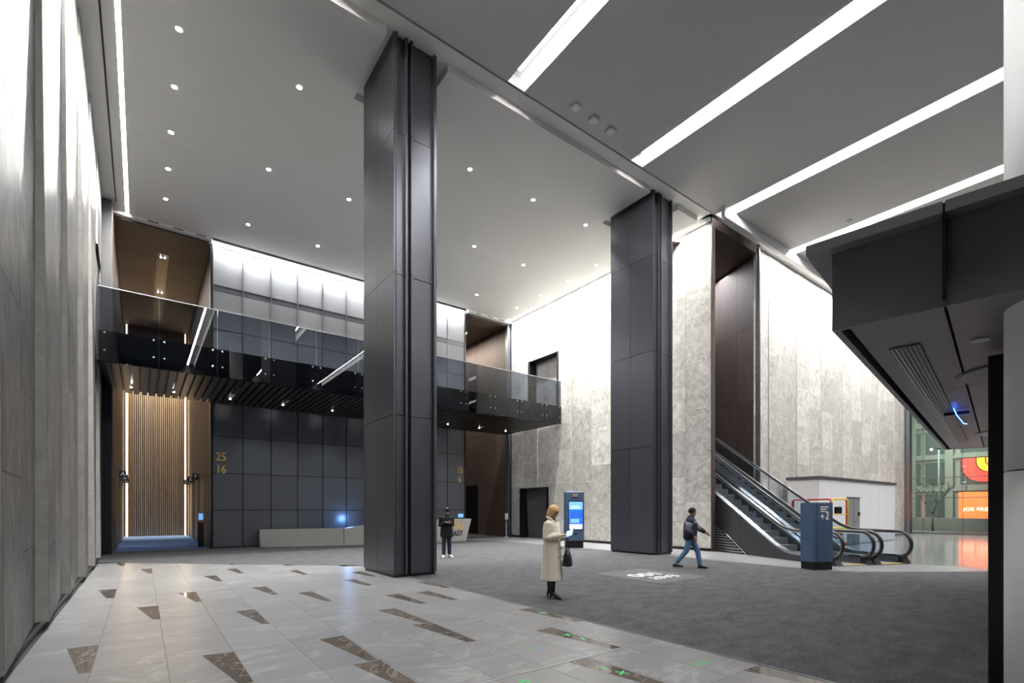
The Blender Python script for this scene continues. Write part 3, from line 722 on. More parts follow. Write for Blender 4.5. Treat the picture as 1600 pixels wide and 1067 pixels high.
def escalator(cx, label, outer, inner):
    base = Vector((17.46, 5.37, 0)) + PV * cx
    t = thing('escalator', label, 'escalator', base, -AZ, group='escalators at the stone wall')
    hw = 0.56
    for sd in (-1, 1):
        x = sd * hw
        # handrail with its loop around the newel
        pts = []
        for i in range(15):
            a_ = R(-90 - i * 180 / 14)
            pts.append((x, 0.28 + 0.40 * math.cos(a_), 0.58 + 0.40 * math.sin(a_)))
        pts = [(x, 0.75, 0.18)] + pts
        pts += [(x, s, z) for s, z in rail_path(0.98, 0.45, END, 0.2)]
        bm = bmesh.new(); limb(bm, pts, 0.045, 8, side=(1, 0, 0)); bm_obj('handrail', bm, 'rubber', t)
        bm = bmesh.new(); limb(bm, [(p[0], p[1], p[2]) if i > 15 else (p[0], 0.28 + (p[1] - 0.28) * 0.88, 0.58 + (p[2] - 0.58) * 0.88) for i, p in enumerate([(q[0], q[1], q[2] - (0.05 if j > 15 else 0)) for j, q in enumerate(pts)])][1:], 0.026, 6, side=(1, 0, 0))
        bm_obj('rail_track', bm, 'steel', t)
        # glass panels between deck and handrail
        s = 0.3
        loop = [(0.28 + 0.34 * math.cos(R(90 + i * 18)), 0.58 + 0.34 * math.sin(R(90 + i * 18))) for i in range(11)]
        prism('glass_panel', [(p[0], p[1]) for p in loop], x - .006, x + .006, 'glass_rail', t, 'X')
        edges = [0.29, 1.45] + [1.45 + 1.35 * i for i in range(1, 9)]
        for e0, e1 in zip(edges[:-1], edges[1:]):
            e1 = min(e1, END)
            if e0 >= END - .1: break
            lo = rail_path(0.27, e0 + .006, e1 - .006, (e1 - e0 - .012) / 8); hi = rail_path(0.93, e0 + .006, e1 - .006, (e1 - e0 - .012) / 8)
            k_ = min(len(lo), len(hi)); ribbon('glass_panel', lo[:k_], hi[:k_], x - .006, x + .006, 'glass_rail', t)
        # steel deck and inner skirt
        d0 = rail_path(0.20, 0.15, END, 0.15); d1 = rail_path(0.27, 0.15, END, 0.15)
        ribbon('deck', d0, d1, x - 0.10, x + 0.10, 'steel', t)
        xi = x - sd * 0.13
        k0 = [(s_, max(z_, 0.01)) for s_, z_ in rail_path(-0.12, 0.2, END, 0.15)]
        ribbon('skirt', k0, rail_path(0.22, 0.2, END, 0.15), min(xi, xi + sd * .03), max(xi, xi + sd * .03), 'column_metal', t)
        # newel base with comb light
        prism('newel_base', [(-0.02, 0.0), (0.62, 0.0), (0.62, 0.26), (0.30, 0.27), (0.10, 0.20)], x - .12, x + .12, 'black', t, 'X')
        # side cladding down to the floor
        c_edges = [0.6, 2.4, 4.2, 6.0, 7.8, 9.6, 11.4, END]
        mat_ = 'cladding'
        side = x + sd * 0.10
        for e0, e1 in zip(c_edges[:-1], c_edges[1:]):
            top = rail_path(0.195, e0 + .004, e1 - .004, (e1 - e0 - .008) / 10)
            ribbon('cladding_panel', [(s_, 0.0) for s_, z_ in top], top, min(side, side - sd * .03), max(side, side - sd * .03), mat_, t)
    # steps
    for i in range(26):
        s0 = 1.75 + 0.4 * i; z0 = max(0.0, rise(s0 + .2)) 
        prev = max(0.0, rise(s0 - .2))
        st = box('step', -0.40, 0.40, s0, s0 + 0.41, z0 - 0.24 if i else -0.01, z0 + 0.02, 'step_grey', t)
        hh = (st.data.vertices[0].co.z, max(v.co.z for v in st.data.vertices))
        if i < 16: box('step_edge', -0.40, 0.40, -0.208, -0.18, hh[1] - 0.002, hh[1] + 0.004, 'yellow' if i == 0 else 'dull_steel', st)
    box('comb_plate', -0.44, 0.44, 0.0, 1.75, 0.0, 0.025, 'dull_steel', t)
    box('comb_edge', -0.42, 0.42, 1.58, 1.74, 0.025, 0.031, 'yellow', t)
    box('safety_plate', -0.42, 0.42, 0.02, 0.10, 0.02, 0.03, 'yellow', t)
    return t
esc1 = escalator(-0.71, 'escalator nearer the second column, its dark cladding facing the carpet', True, False)
esc2 = escalator(0.71, 'escalator on the far side next to the white hoarding and lift', False, True)
# louvred vent low in the cladding near the wall
v = [(-0.672, 3.55, 0.02), (-0.672, 5.1, 0.02), (-0.672, 5.1, 1.05)]
lv = prism('louvre_panel', [(3.75, 0.01), (5.55, 0.01), (5.55, 1.15)], -0.69, -0.662, 'black', esc1, 'X')
for i in range(10):
    z0 = 0.05 + i * 0.105; s0 = 3.80 + (z0 / 1.15) * 1.8
    box('louvre', -0.70, -0.688, s0 + .06, 5.5, z0, z0 + .045, 'canopy_metal', lv)
tube('louvre_edge', [(-0.695, 3.72, 0.0), (-0.695, 5.55, 1.17)], 0.016, 'steel', lv, 6)

# ================================================================== HOARDING, LIFT
hb = thing('hoarding_cabin', 'white site hoarding cabin with dark roof edge behind the escalators', 'cabin', (23.4, 9.2, 0))
for i in range(8):
    x0 = i * 1.2
    if i in (2,): continue
    box('wall_board', x0 + .004, x0 + 1.196, 0, 0.06, 0.02, 2.98, 'white_paint', hb)
box('wall_board', 2.4, 3.0, 0, .06, 0.02, 2.98, 'white_paint', hb)
box('wall_board', 3.0, 3.6, 0.001, .06, 2.2, 2.98, 'white_paint', hb)
for i in range(1): box('wall_board', 0, 0.06, 0.064, 1.3, 0.02, 2.98, 'white_paint', hb)
box('wall_board', 9.54, 9.6, 0.064, 1.3, 0.02, 2.98, 'white_paint', hb)
box('roof_edge', -0.06, 9.66, -0.06, 1.36, 2.98, 3.1, 'dark_panel', hb)
door = box('door_leaf', 3.02, 4.5, -0.02, 0.03, 0.02, 2.18, 'door_grey', hb)
box('door_frame', 2.96, 4.56, -0.03, -0.0, 2.18, 2.24, 'dark_panel', hb)
for x in (-.02,): box('door_gap', x, x + .02, -.03, -.024, -1.05, 1.05, 'joint', door)
box('door_handle', .08, .2, -.06, -.025, -.06, -.02, 'steel', door)
box('lock_box', .52, .70, -.07, -.026, .25, .42, 'black', door)
Lp = Vector((18.63, 4.87, 0)) + PV * 0.95 + EV * 4.15
lf = thing('scissor_lift', 'small red and yellow scissor lift parked behind the far escalator', 'lift', Lp, -AZ)
hw, hl = 0.36, 0.93
box('chassis', -hw, hw, -hl, hl, 0.12, 0.42, 'red', lf, 0.02)
for x in (-hw, hw - .08):
    for y in (-0.7, 0.7):
        disc('wheel', (x, y, 0.16), 0.16, 0.08, 'rubber', lf, 20, 'X')
box('platform', -hw, hw, -hl, hl, 0.88, 0.98, 'yellow', lf, 0.01)
for k_ in range(3):
    z0 = 0.42 + k_ * 0.15
    for sx in (-.28, .28):
        tube('scissor_arm', [(sx, -0.8, z0), (sx, 0.8, z0 + .15)], .028, 'red', lf, 6); tube('scissor_arm', [(sx, 0.8, z0), (sx, -0.8, z0 + .15)], .028, 'red', lf, 6)
def frame(p0, p1, mat_, n_):
    p0, p1 = Vector(p0), Vector(p1); h = 1.06; r_ = .07; u = (p1 - p0).normalized()
    pts = [p0, p0 + Vector((0, 0, h - r_)), p0 + u * r_ * .3 + Vector((0, 0, h - r_ * .3)), p0 + u * r_ + Vector((0, 0, h)), p1 - u * r_ + Vector((0, 0, h)), p1 - u * r_ * .3 + Vector((0, 0, h - r_ * .3)), p1 + Vector((0, 0, h - r_)), p1]
    tube('guard_rail', pts, .024, mat_, lf, 8)
    tube('guard_rail', [p0 + Vector((0, 0, .5)), p1 + Vector((0, 0, .5))], .02, mat_, lf, 6)
frame((-hw, -hl, .98), (hw, -hl, .98), 'yellow', 0); frame((-hw, hl, .98), (hw, hl, .98), 'red', 0)
frame((-hw, -hl + .06, .98), (-hw, hl - .06, .98), 'red', 0); frame((hw, -hl + .06, .98), (hw, hl - .06, .98), 'red', 0)
box('control_box', -.12, .14, -hl + .03, -hl + .14, 1.5, 1.75, 'black', lf, .01)
for i in range(4): tube('cable', [(-.2 + .1 * i, .2, 1.0), (-.15 + .1 * i, .35, 1.6 + .1 * (i % 2)), (.05 * i - .1, .62, 1.7), (.1, .8, 1.2)], .03, 'rubber', lf, 6)

# ================================================================== KIOSKS
FW = Vector((math.sin(TH), math.cos(TH), 0)); RT = Vector((math.cos(TH), -math.sin(TH), 0))
ki = thing('info_kiosk', 'slate blue information kiosk with glowing touch screen by the stone wall', 'kiosk', (14.95, 15.55, 0.0085), -TH + R(8))
box('plinth', -.37, .37, -.17, .17, 0, .30, 'black', ki)
box('body', -.40, .40, -.20, .20, .30, 2.40, 'kiosk_blue', ki, .012)
sc = box('screen', -.27, .33, -.215, -.199, .80, 1.98, 'screen_blue', ki)
box('screen_bezel', -.30, .36, -.208, -.196, .76, 2.02, 'black', ki)
for x0, x1, z0, z1, m_ in ((-.28, .28, -.58, -.38, 'screen_white'), (-.3, .3, .26, .58, 'screen_pale'), (-.2, .16, .36, .40, 'screen_white'), (-.25, .22, .28, .31, 'screen_white'), (-.24, .0, -.1, .16, 'screen_mid'),
                           (.03, .27, -.1, .16, 'screen_mid'), (-.24, .14, -.32, -.15, 'screen_pale')):
    box('screen_tile', x0, x1, -.012, -.0085, z0, z1, m_, sc)
for i in range(4): box('emblem_bar', -.10 + i * .06, -.07 + i * .06, -.208, -.2, 2.2, 2.31 + .02 * (i % 2), 'gold', ki)
box('emblem_base', -.12, .14, -.208, -.2, 2.12, 2.16, 'black', ki)
box('card_slot', -.06, .10, -.206, -.2, .56, .62, 'black', ki)
dk = thing('directory_pillar', 'slate blue directory pillar with a number two standing before the escalators', 'kiosk', (14.95, 5.95, 0), -TH + R(14))
box('plinth', -.31, .31, -.21, .21, 0, .22, 'black', dk)
for z0, z1 in ((.22, .36), (.36, .50), (.50, .66), (.66, .85), (.85, 1.08), (1.08, 1.84)): box('body_panel', -.20, .32, -.22, .22, z0 + .003, z1 - .003, 'kiosk_blue', dk)
box('body_core', -.30, .31, -.205, .205, .2, 1.83, 'black', dk)
for z0, z1 in ((.22, .5), (.5, .85), (.85, 1.84)): box('body_panel', -.32, -.215, -.22, .22, z0 + .003, z1 - .003, 'kiosk_blue', dk)
text('pillar_number', '2', .34, 'gold', dk, (.14, -.223, 1.47), (R(90), 0, 0), .003, .8)
text('pillar_number', '2', .30, 'text_white', dk, (.125, -.2245, 1.48), (R(90), 0, 0), .003, .62)
for i in range(3): box('pillar_marking', -.09, .17 - .05 * i, -.2245, -.222, 1.70 - i * .06, 1.735 - i * .06, 'text_white', dk)
tube('pillar_arrow', [(-.03, -.226, 1.36), (-.03, -.226, 1.49)], .012, 'text_white', dk, 6)
tube('pillar_arrow', [(-.085, -.226, 1.44), (-.03, -.226, 1.50), (.02, -.226, 1.44)], .012, 'text_white', dk, 6)

# ================================================================== RECEPTION DESK
de = thing('reception_desk', 'long faceted pale stone reception desk in front of the panel wall', 'desk', (0, 0, 0))
low = [(4.1, 23.62), (8.4, 22.25), (8.55, 22.95), (4.15, 24.2)]
tops = [0.78, 0.80, 0.80, 0.78]
def slab8(name, low, z0, tops, mat_, par, lean=(0, 0)):
    v = [(x, y, z0) for x, y in low] + [(x + lean[0], y + lean[1], tops[i]) for i, (x, y) in enumerate(low)]
    return hexa(name, v, mat_, par)
slab8('desk_front', [(4.1, 23.62), (7.35, 22.58), (7.5, 23.1), (4.15, 24.2)], 0.02, [0.77, 0.79, 0.79, 0.77], 'desk_stone', de, (-.03, 0))
slab8('desk_front', [(7.36, 22.577), (9.3, 22.2), (9.3, 22.9), (7.51, 23.1)], 0.02, [0.79, 1.05, 1.05, 0.79], 'desk_stone', de)
hexa('desk_front', [(9.305, 22.2, .02), (13.55, 22.15, .02), (13.55, 22.95, .02), (9.305, 22.9, .02), (9.305, 22.2, 1.05), (13.85, 22.1, 1.17), (13.85, 22.95, 1.17), (9.305, 22.9, 1.05)], 'desk_stone', de)
text('desk_number', '100', .62, 'gold', de, (12.93, 22.125, .82), (R(90), 0, 0), .01, .95)
text('desk_lettering', 'EAST', .36, 'black', de, (12.97, 22.13, .42), (R(90), 0, 0), .01, .95)
for i, (x, lab) in enumerate(((13.5, 'small lit computer monitor at the end of the reception desk'), (11.35, 'small lit computer monitor beside the standing man on the desk'))):
    mo = thing('monitor', lab, 'monitor', (x, 22.6, 1.175 if i == 0 else 1.115), R(160))
    box('stand', -.03, .03, -.02, .02, 0, .06, 'black', mo); box('foot', -.12, .12, -.08, .08, 0, .015, 'black', mo)
    box('casing', -.15, .15, -.015, .015, .05, .26, 'black', mo); box('display', -.14, .14, .0155, .018, .06, .25, 'screen_pale', mo)
# lit control screen behind the desk (blue glow on the panels)
l = bpy.data.lights.new('monitor_glow', 'POINT'); l.energy = 14; l.color = (.2, .45, 1); l.shadow_soft_size = .15
o = bpy.data.objects.new('monitor_glow', l); C.objects.link(o); o.location = (8.0, 23.9, 1.2)

# ================================================================== SIGNS
def number_sign(x, z, top, bot, label):
    t = thing('floor_number_sign', label, 'sign', (x, YB - .012, z))
    text('top_number', top, .50, 'gold', t, (0, 0, .27), (R(90), 0, 0), .012, .78); text('bottom_number', bot, .50, 'gold', t, (0, 0, -.27), (R(90), 0, 0), .012, .78)
number_sign(2.72, 3.62, '25', '16', 'gold numerals twenty-five over sixteen on the dark panels beside the slatted lobby')
number_sign(14.5, 3.62, '15', '6', 'gold numerals fifteen over six on the dark panels above the standing man')
for ch, x, y, side in (('A', -0.85, 30.4, 1), ('B', -0.85, 33.7, 1), ('C', -0.85, 36.8, 1), ('D', 2.37, 36.9, -1), ('E', 2.37, 33.7, -1), ('F', 2.37, 30.4, -1)):
    t = thing('elevator_sign', 'small dark elevator sign with a white letter %s' % ch, 'sign', (x, y, 3.36))
    xa, xb = sorted((0, side * .26)); box('plate', xa, xb, -.02, .02, -.16, .16, 'black', t)
    text('letter', ch, .27, 'text_white', t, (side * .13, -.024, 0), (R(90), 0, 0), .004)
t = thing('access_reader', 'slim black access post with blue display at the lobby mouth', 'access post', (2.08, 25.6, .009))
box('post', -.11, .11, -.06, .06, 0, 1.12, 'black', t); box('head', -.1, .1, -.075, .05, 1.12, 1.5, 'dull_steel', t); box('display', -.08, .08, -.08, -.074, 1.2, 1.46, 'screen_pale', t)
box('reader', -.07, .07, -.082, -.074, 1.04, 1.10, 'red', t)
t = thing('card_reader', 'blue lit card reader on the dark wood wall', 'card reader', (XR - .01, 28.9 + 1.4, 1.2))
box('casing', -.04, .015, -.16, .16, -.28, .28, 'black', t); box('display', -.046, -.04, -.12, .12, -.05, .26, 'screen_pale', t)
t = thing('security_camera', 'small white security camera above the elevator door on dark wood', 'camera', (XR - .03, 29.95, 3.4))
box('bracket', -.05, .02, -.05, .05, -.05, .18, 'white_plastic', t); box('body', -.2, -.04, -.07, .07, -.1, .02, 'white_plastic', t)
t = thing('sanitizer_stand', 'slim white hand sanitizer stand beside the dark steel post', 'dispenser', (17.35, 23.8, 0), R(20))
disc('base', (0, 0, 0), .16, .02, 'white_plastic', t); tube('pole', [(0, 0, .02), (0, 0, 1.05)], .025, 'white_plastic', t); box('drip_tray', -.08, .08, -.14, .04, .98, 1.0, 'black', t)
box('dispenser', -.08, .08, -.1, .05, 1.05, 1.42, 'white_plastic', t, .015); box('nozzle', -.04, .04, -.13, -.09, 1.06, 1.14, 'dull_steel', t)

# ================================================================== CANOPY
A_ang = math.atan2(.150, .9885)
cp = thing('entrance_canopy', 'dark metal canopy box hanging over the entrance beside the round column', 'canopy', (4.49, 1.67, 0), A_ang)
# local: x = along the length, -y = towards the street
LN, BW, ZS = 11.3, 5.0, 3.1
for y0, y1 in ((-.685, 0), (-2.6, -.70), (-BW, -2.61)): box('fascia_panel', 0, .05, y0, y1, ZS, 3.72, 'canopy_metal', cp)
for x0, x1 in ((.055, 3.25), (3.26, 7.2), (7.21, LN)): box('fascia_panel', x0, x1, -.05, 0, ZS, 3.72, 'canopy_metal', cp)
for y0, y1 in ((-.685, .16), (-2.6, -.70), (-BW, -2.61)): box('lip', -.12, .2, y0, y1, 3.72, 3.80, 'canopy_metal', cp)
box('lip', .2, LN, -.05, .16, 3.72, 3.80, 'canopy_metal', cp)
box('roof', .05, LN, -BW, -.05, 3.70, 3.78, 'black', cp)
for y0 in (-.70, -2.615): box('joint_backing', -.10, .06, y0 - .002, y0 + .018, ZS + .01, 3.795, 'black', cp)
box('back_panel', LN - .05, LN, -BW, 0, ZS, 3.72, 'canopy_metal', cp)
xsp = [.05, 3.27, 7.2, LN - .05]
for x0, x1 in zip(xsp[:-1], xsp[1:]):
    box('soffit_panel', x0 + .004, x1 - .004, -.68, -.11, ZS + .006, ZS + .03, 'canopy_metal', cp); box('soffit_panel', x0 + .004, x1 - .004, -2.4, -.70, ZS + .006, ZS + .03, 'canopy_metal', cp)
    box('soffit_panel', x0 + .004, x1 - .004, -BW, -2.42, ZS + .006, ZS + .03, 'canopy_metal', cp)
g = box('air_grille', .90, 9.75, -.47, -.25, ZS - .002, ZS + .006, 'black', cp)
for i in range(7):
    y0 = -.11 + .032 * i
    box('grille_blade', -4.42, 4.42, y0, y0 + .014, -.012, -.004, 'dull_steel' if i in (5, 6) else 'canopy_metal', g)
for x, m_ in ((2.75, 1), (8.45, 2)):
    disc('ring', (x, -1.25, ZS - .004), .64, .01, 'black', cp, 48); disc('dish', (x, -1.25, ZS - .012), .61, .01, 'white_paint' if m_ == 2 else 'upper_panel', cp, 48)
disc('soffit_lamp', (1.15, -.85, ZS - .006), .065, .01, 'column_white', cp, 20)
t = thing('glow_line', 'thin glowing blue line bracketed to the canopy underside', 'light', (9.6, 1.93, ZS - .03))
tube('tube', [(-.6, -.09, -.02), (0, 0, -.03), (.5, .02, -.10), (.6, 0, -.10)], .007, 'glow_blue', t, 6); box('bracket', -.02, .02, -.14, .14, -.03, .016, 'black', t)  # thin emissive blue line on a black bracket
# door post with glass leaf
dp = thing('entrance_door', 'black framed glass entrance door leaf beside the round column', 'door', (6.38, 0.985, 0.0085), A_ang + R(-92))
box('post', -.07, .06, -.06, .06, 0, ZS - .03, 'black', dp, .006)
box('stile', .075, .12, -.03, .03, 0.02, ZS - .04, 'black', dp); box('leaf_glass', .12, 1.0, -.006, .006, .12, ZS - .1, 'glass_clear', dp)
box('bottom_rail', .12, 1.0, -.03, .03, .02, .12, 'dull_steel', dp); box('stile', 1.0, 1.05, -.03, .03, .02, ZS - .04, 'black', dp)
tube('pull_handle', [(.2, -.05, .6), (.2, -.05, 1.4)], .016, 'steel', dp, 8)

# ================================================================== CEILING FITTINGS
for (x, y), lab in (((9.96, 10.28), 'small square white ceiling speaker nearest the first column'), ((10.72, 10.3), 'small square white ceiling speaker in the middle of three'), ((11.44, 10.3), 'small square white ceiling speaker nearest the second trough')):
    t = thing('ceiling_speaker', lab, 'speaker', (x, y, HN), group='square ceiling speakers')
    box('housing', -.13, .13, -.13, .13, -.07, 0, 'white_plastic', t, .02); box('grille', -.10, .10, -.10, .10, -.076, -.07, 'white_plastic', t)
t = thing('smoke_detector', 'small white smoke detector on the grey ceiling near the canopy', 'detector', (22.67, 7.84, HN))
disc('base', (0, 0, -.05), .12, .05, 'white_plastic', t); disc('sensor', (0, 0, -.12), .06, .07, 'white_plastic', t)

# ================================================================== TAPE
for x, y, kind, lab in ((5.12, 6.04, 'x', 'green tape cross on the inlay at the carpet edge'), (4.49, 4.79, 'x', 'green tape cross on the long inlay before the carpet'), (4.51, 4.53, '-', 'short green tape strip on the long inlay before the carpet'),
                   (3.71, 4.62, '-', 'short green tape strip on plain tile beside a blue dot'), (3.84, 3.57, '-', 'green tape strip on the inlay past the steel strip'), (3.89, 3.35, 'x', 'green tape cross on the inlay past the steel strip'),
                   (4.71, 3.05, '-', 'green tape strip beside a cross near the carpet corner'), (4.84, 3.04, 'x', 'green tape cross near the carpet corner'), (2.95, 3.75, 'x', 'green tape cross at the bottom edge of the floor')):
    t = thing('tape_mark', lab, 'tape', (x, y, .001), R(20 + 31 * (x * 7 % 3)), group='green tape marks on the floor')
    box('tape_strip', -.07, .07, -.012, .012, 0, .0012, 'tape_green', t)
    if kind == 'x': box('tape_strip', -.012, .012, -.07, .07, .0013, .0024, 'tape_green', t)
t = disc('tape_dot', (3.79, 4.53, .001), .025, .0012, 'tape_blue', None, 12); tag(t, 'tiny blue tape dot on the grey tile', 'tape')

# ================================================================== GLASS FRONT AND STREET
GX = 41.2
wn = struct(thing('window_1', 'tall frameless glass front with steel fittings and fins', 'window', (GX, 0, 0))); del wn['category']
gy = [9.93 - 1.96 * i for i in range(10)]
gy = [10.75] + gy
for a_, b_ in zip(gy[:-1], gy[1:]):
    for z0, z1 in ((0.02, 2.4), (2.4, 3.7), (3.7, 6.6), (6.6, 9.5), (9.5, 13.1)): box('pane', 0, .02, b_ + .008, a_ - .008, z0 + .008, z1 - .008, 'glass_clear', wn)
for y in gy[1:]:
    box('glass_fin', -.28, 0, y - .012, y + .012, 0, 13.1, 'glass_rail', wn)
    for z in (3.05, 3.35, 4.0, 4.35):
        tube('fitting', [(-.02, y - .16, z), (-.02, y + .16, z)], .022, 'steel', wn, 6)
for z in (2.4, 3.7, 6.6, 9.5): box('transom', -.015, .035, gy[-1], 10.75, z - .025, z + .025, 'dark_panel', wn)
box('sill', -.06, .1, gy[-1], 10.75, 0, .06, 'dull_steel', wn)
struct(box('trim_6', GX - .25, GX + .3, 10.62, 10.80, 0, 13.1, 'dark_panel'), 'dark jamb between glass front and pale stone wall')
struct(box('ground_street', GX + .3, 110, -40, 60, -.25, -.05, 'asphalt'), 'dark asphalt street outside')
bd = thing('street_building', 'greenish lit office block across the street', 'building', (62, 0, 0))
box('wall', 0, 6, -12, 44, -.05, 24, 'facade_green', bd)
for j in range(20):
    y0 = -11 + j * 2.6
    for z0, z1, m_ in ((.9, 3.1, 'window_lit'), (4.0, 6.2, 'window_lit' if j % 3 else 'window_dim'), (7.0, 9.2, 'window_dim'), (10.2, 12.4, 'facade_dark')):
        f_ = box('window', -.03, .05, y0 + .15, y0 + 2.4, z0, z1, 'facade_dark', bd)
        box('pane', -.03, -.02, -1.05, -.03, -(z1 - z0) / 2 + .08, (z1 - z0) / 2 - .08, m_, f_); box('pane', -.03, -.02, .03, 1.05, -(z1 - z0) / 2 + .08, (z1 - z0) / 2 - .08, m_, f_)
for z0 in (3.4, 6.5, 9.6): box('ledge', -.35, 0, -12, 44, z0, z0 + .22, 'facade_green', bd)
for y in (15.8, 12.95, 7.75): box('pier', -.4, 0, y - .3, y + .3, -.05, 12, 'facade_green', bd)
pw = box('planter_wall', 52, 52.5, -8, 30, -.05, .95, 'planter'); tag(pw, 'low dark planter wall along the pavement outside', 'wall')
# big red and orange sign
def rr_poly(x0, z0, x1, z1, r):
    """flat top, open right, rounded lower corner on the side of growing y"""
    p = [(x0, z1), (x0, z0)]
    for i in range(11):
        a_ = R(-90 + 9 * i); p.append((x1 - r + r * math.cos(a_), z0 + r + r * math.sin(a_)))
    p.append((x1, z1)); return p
sg = thing('graphic_sign', 'big glowing red and orange rounded graphic sign across the street', 'sign', (57.6, 0, 0))
prism('red_field', rr_poly(7.6, 4.0, 11.25, 6.1, 1.4), 0, .18, 'sign_red', sg, 'X')
prism('orange_field', rr_poly(7.6, 4.85, 10.3, 6.1, .9), -.03, 0, 'sign_orange', sg, 'X')
tube('outline', [(-.02, p[0], p[1]) for p in rr_poly(7.6, 4.0, 11.25, 6.1, 1.4)[1:]], .04, 'black', sg, 6); tube('outline', [(-.04, p[0], p[1]) for p in rr_poly(7.6, 4.85, 10.3, 6.1, .9)[1:]], .04, 'black', sg, 6)
tube('outline', [(-.05, p[0], p[1]) for p in rr_poly(7.6, 5.4, 9.7, 6.1, .4)[1:]], .04, 'black', sg, 6)
for y in (8.2, 11.0): box('sign_post', .18, .32, y - .06, y + .06, -.05, 4.6, 'facade_dark', sg)
ss = thing('shop_sign', 'orange shop front sign with pale capital letters across the street', 'sign', (56.6, 0, 0))
box('board', 0, .25, 5.5, 11.25, .9, 3.15, 'sign_deep', ss)
text('sign_lettering', 'JOE FRE', .40, 'sign_text', ss, (-.02, 10.95, 1.66), (R(90), 0, R(-90)), .02, 1.1, 'LEFT', 1.05, 0.0)
def lamp(px_, label, h, mat_, arms):
    t = thing('street_lamp', label, 'street lamp', px_)
    tube('post', [(0, 0, 0), (0, 0, h)], .06, 'facade_dark', t, 8)
    for dy in arms:
        tube('arm', [(0, 0, h - .1), (0, dy * .5, h + .05), (0, dy, h)], .03, 'facade_dark', t, 6); bm = bmesh.new(); bmesh.ops.create_uvsphere(bm, u_segments=12, v_segments=8, radius=.085); o = bm_obj('lamp_head', bm, mat_, t, (0, dy, h - .08))
lamp((54, 12.0, -.05), 'twin white street lamp in front of the red sign', 6.9, 'lamp_white', (-.7, .5))
lamp((50, 13.3, -.05), 'amber street lamp next to the stone wall edge outside', 2.3, 'lamp_orange', (.35,))
def branch(bm, p, d, ln, r, depth):
    q = p + d * ln; limb(bm, [p, q], [r, r * .65], 5)
    if depth == 0: return
    for i in range(3 if depth > 2 else 2):
        nd = (d + Vector((random.uniform(-.5, .5), random.uniform(-.75, .75), random.uniform(-.1, .45)))).normalized()
        branch(bm, q, nd, ln * random.uniform(.62, .85), r * .62, depth - 1)
t = thing('bare_tree', 'leafless street tree standing outside the glass front', 'tree', (50.5, 11.6, -.05))
bm = bmesh.new(); branch(bm, Vector((0, 0, 0)), Vector((0, 0, 1)), 1.35, .09, 5); bm_obj('branches', bm, 'bark', t)
a = area('street_wash', (58.5, 12, 10.5), (3, 30), 900, color=(.85, 1.0, .82)); aim(a, (1, 0, -1.2))

# ================================================================== PEOPLE
def remesh(name, bm, mat_, parent, voxel=0.012, smooth=4):
    bmesh.ops.recalc_face_normals(bm, faces=bm.faces[:])
    me = bpy.data.meshes.new(name + '_raw'); bm.to_mesh(me); bm.free()
    o = bpy.data.objects.new(name + '_raw', me); C.objects.link(o)
    m = o.modifiers.new('r', 'REMESH'); m.mode = 'VOXEL'; m.voxel_size = voxel
    if smooth:
        m2 = o.modifiers.new('s', 'SMOOTH'); m2.factor = .5; m2.iterations = smooth
    dg = bpy.context.evaluated_depsgraph_get()
    me2 = bpy.data.meshes.new_from_object(o.evaluated_get(dg))
    bpy.data.objects.remove(o); bpy.data.meshes.remove(me)
    me2.name = name
    for p in me2.polygons: p.use_smooth = True
    me2.materials.clear()
    return link(name, me2, mat_, parent)
def torso(bm, secs, lean=(0, 0)):
    """secs: (z, half width, half depth, y offset, x offset)"""
    rings(bm, [((x, y, z), (a, 0, 0), (0, b, 0)) for z, a, b, y, x in secs], 18)
def ellipsoid(bm, c, r, n=12, rot=None):
    m = Matrix.Translation(c) @ (rot.to_4x4() if rot else Matrix.Identity(4)) @ Matrix.Diagonal((*r, 1))
    bmesh.ops.create_uvsphere(bm, u_segments=n * 2, v_segments=n, radius=1, matrix=m)
def hand(bm, wrist, d, up, curl=0.5, s=1.0, side=1):
    """palm and five bent fingers from the wrist along d; up is the back of the hand"""
    d = Vector(d).normalized(); up = Vector(up); up = (up - d * up.dot(d)).normalized(); sd = d.cross(up).normalized() * side
    w_ = Vector(wrist)
    limb(bm, [w_ - d * .02 * s, w_ + d * .03 * s, w_ + d * .085 * s], [.026 * s, .036 * s, .038 * s], 10, side=sd, flat=.45)
    for i, (o_, ln) in enumerate(((-.028, .062), (-.0095, .072), (.0095, .068), (.028, .052))):
        b_ = w_ + d * .08 * s + sd * o_ * s
        k1 = (d * math.cos(curl) - up * math.sin(curl)); k2 = (d * math.cos(curl * 2.1) - up * math.sin(curl * 2.1))
        limb(bm, [b_ - d * .015, b_ + d * .012, b_ + k1 * ln * .55 * s, b_ + k1 * ln * .55 * s + k2 * ln * .5 * s], [.0088 * s, .0088 * s, .008 * s, .0062 * s], 7)
    tb = w_ + d * .025 * s - sd * .030 * s
    limb(bm, [tb, tb + (d * .6 - sd * .7 - up * .2).normalized() * .035 * s, tb + (d * .9 - sd * .45 - up * .5).normalized() * .066 * s], [.0115 * s, .010 * s, .0075 * s], 7)
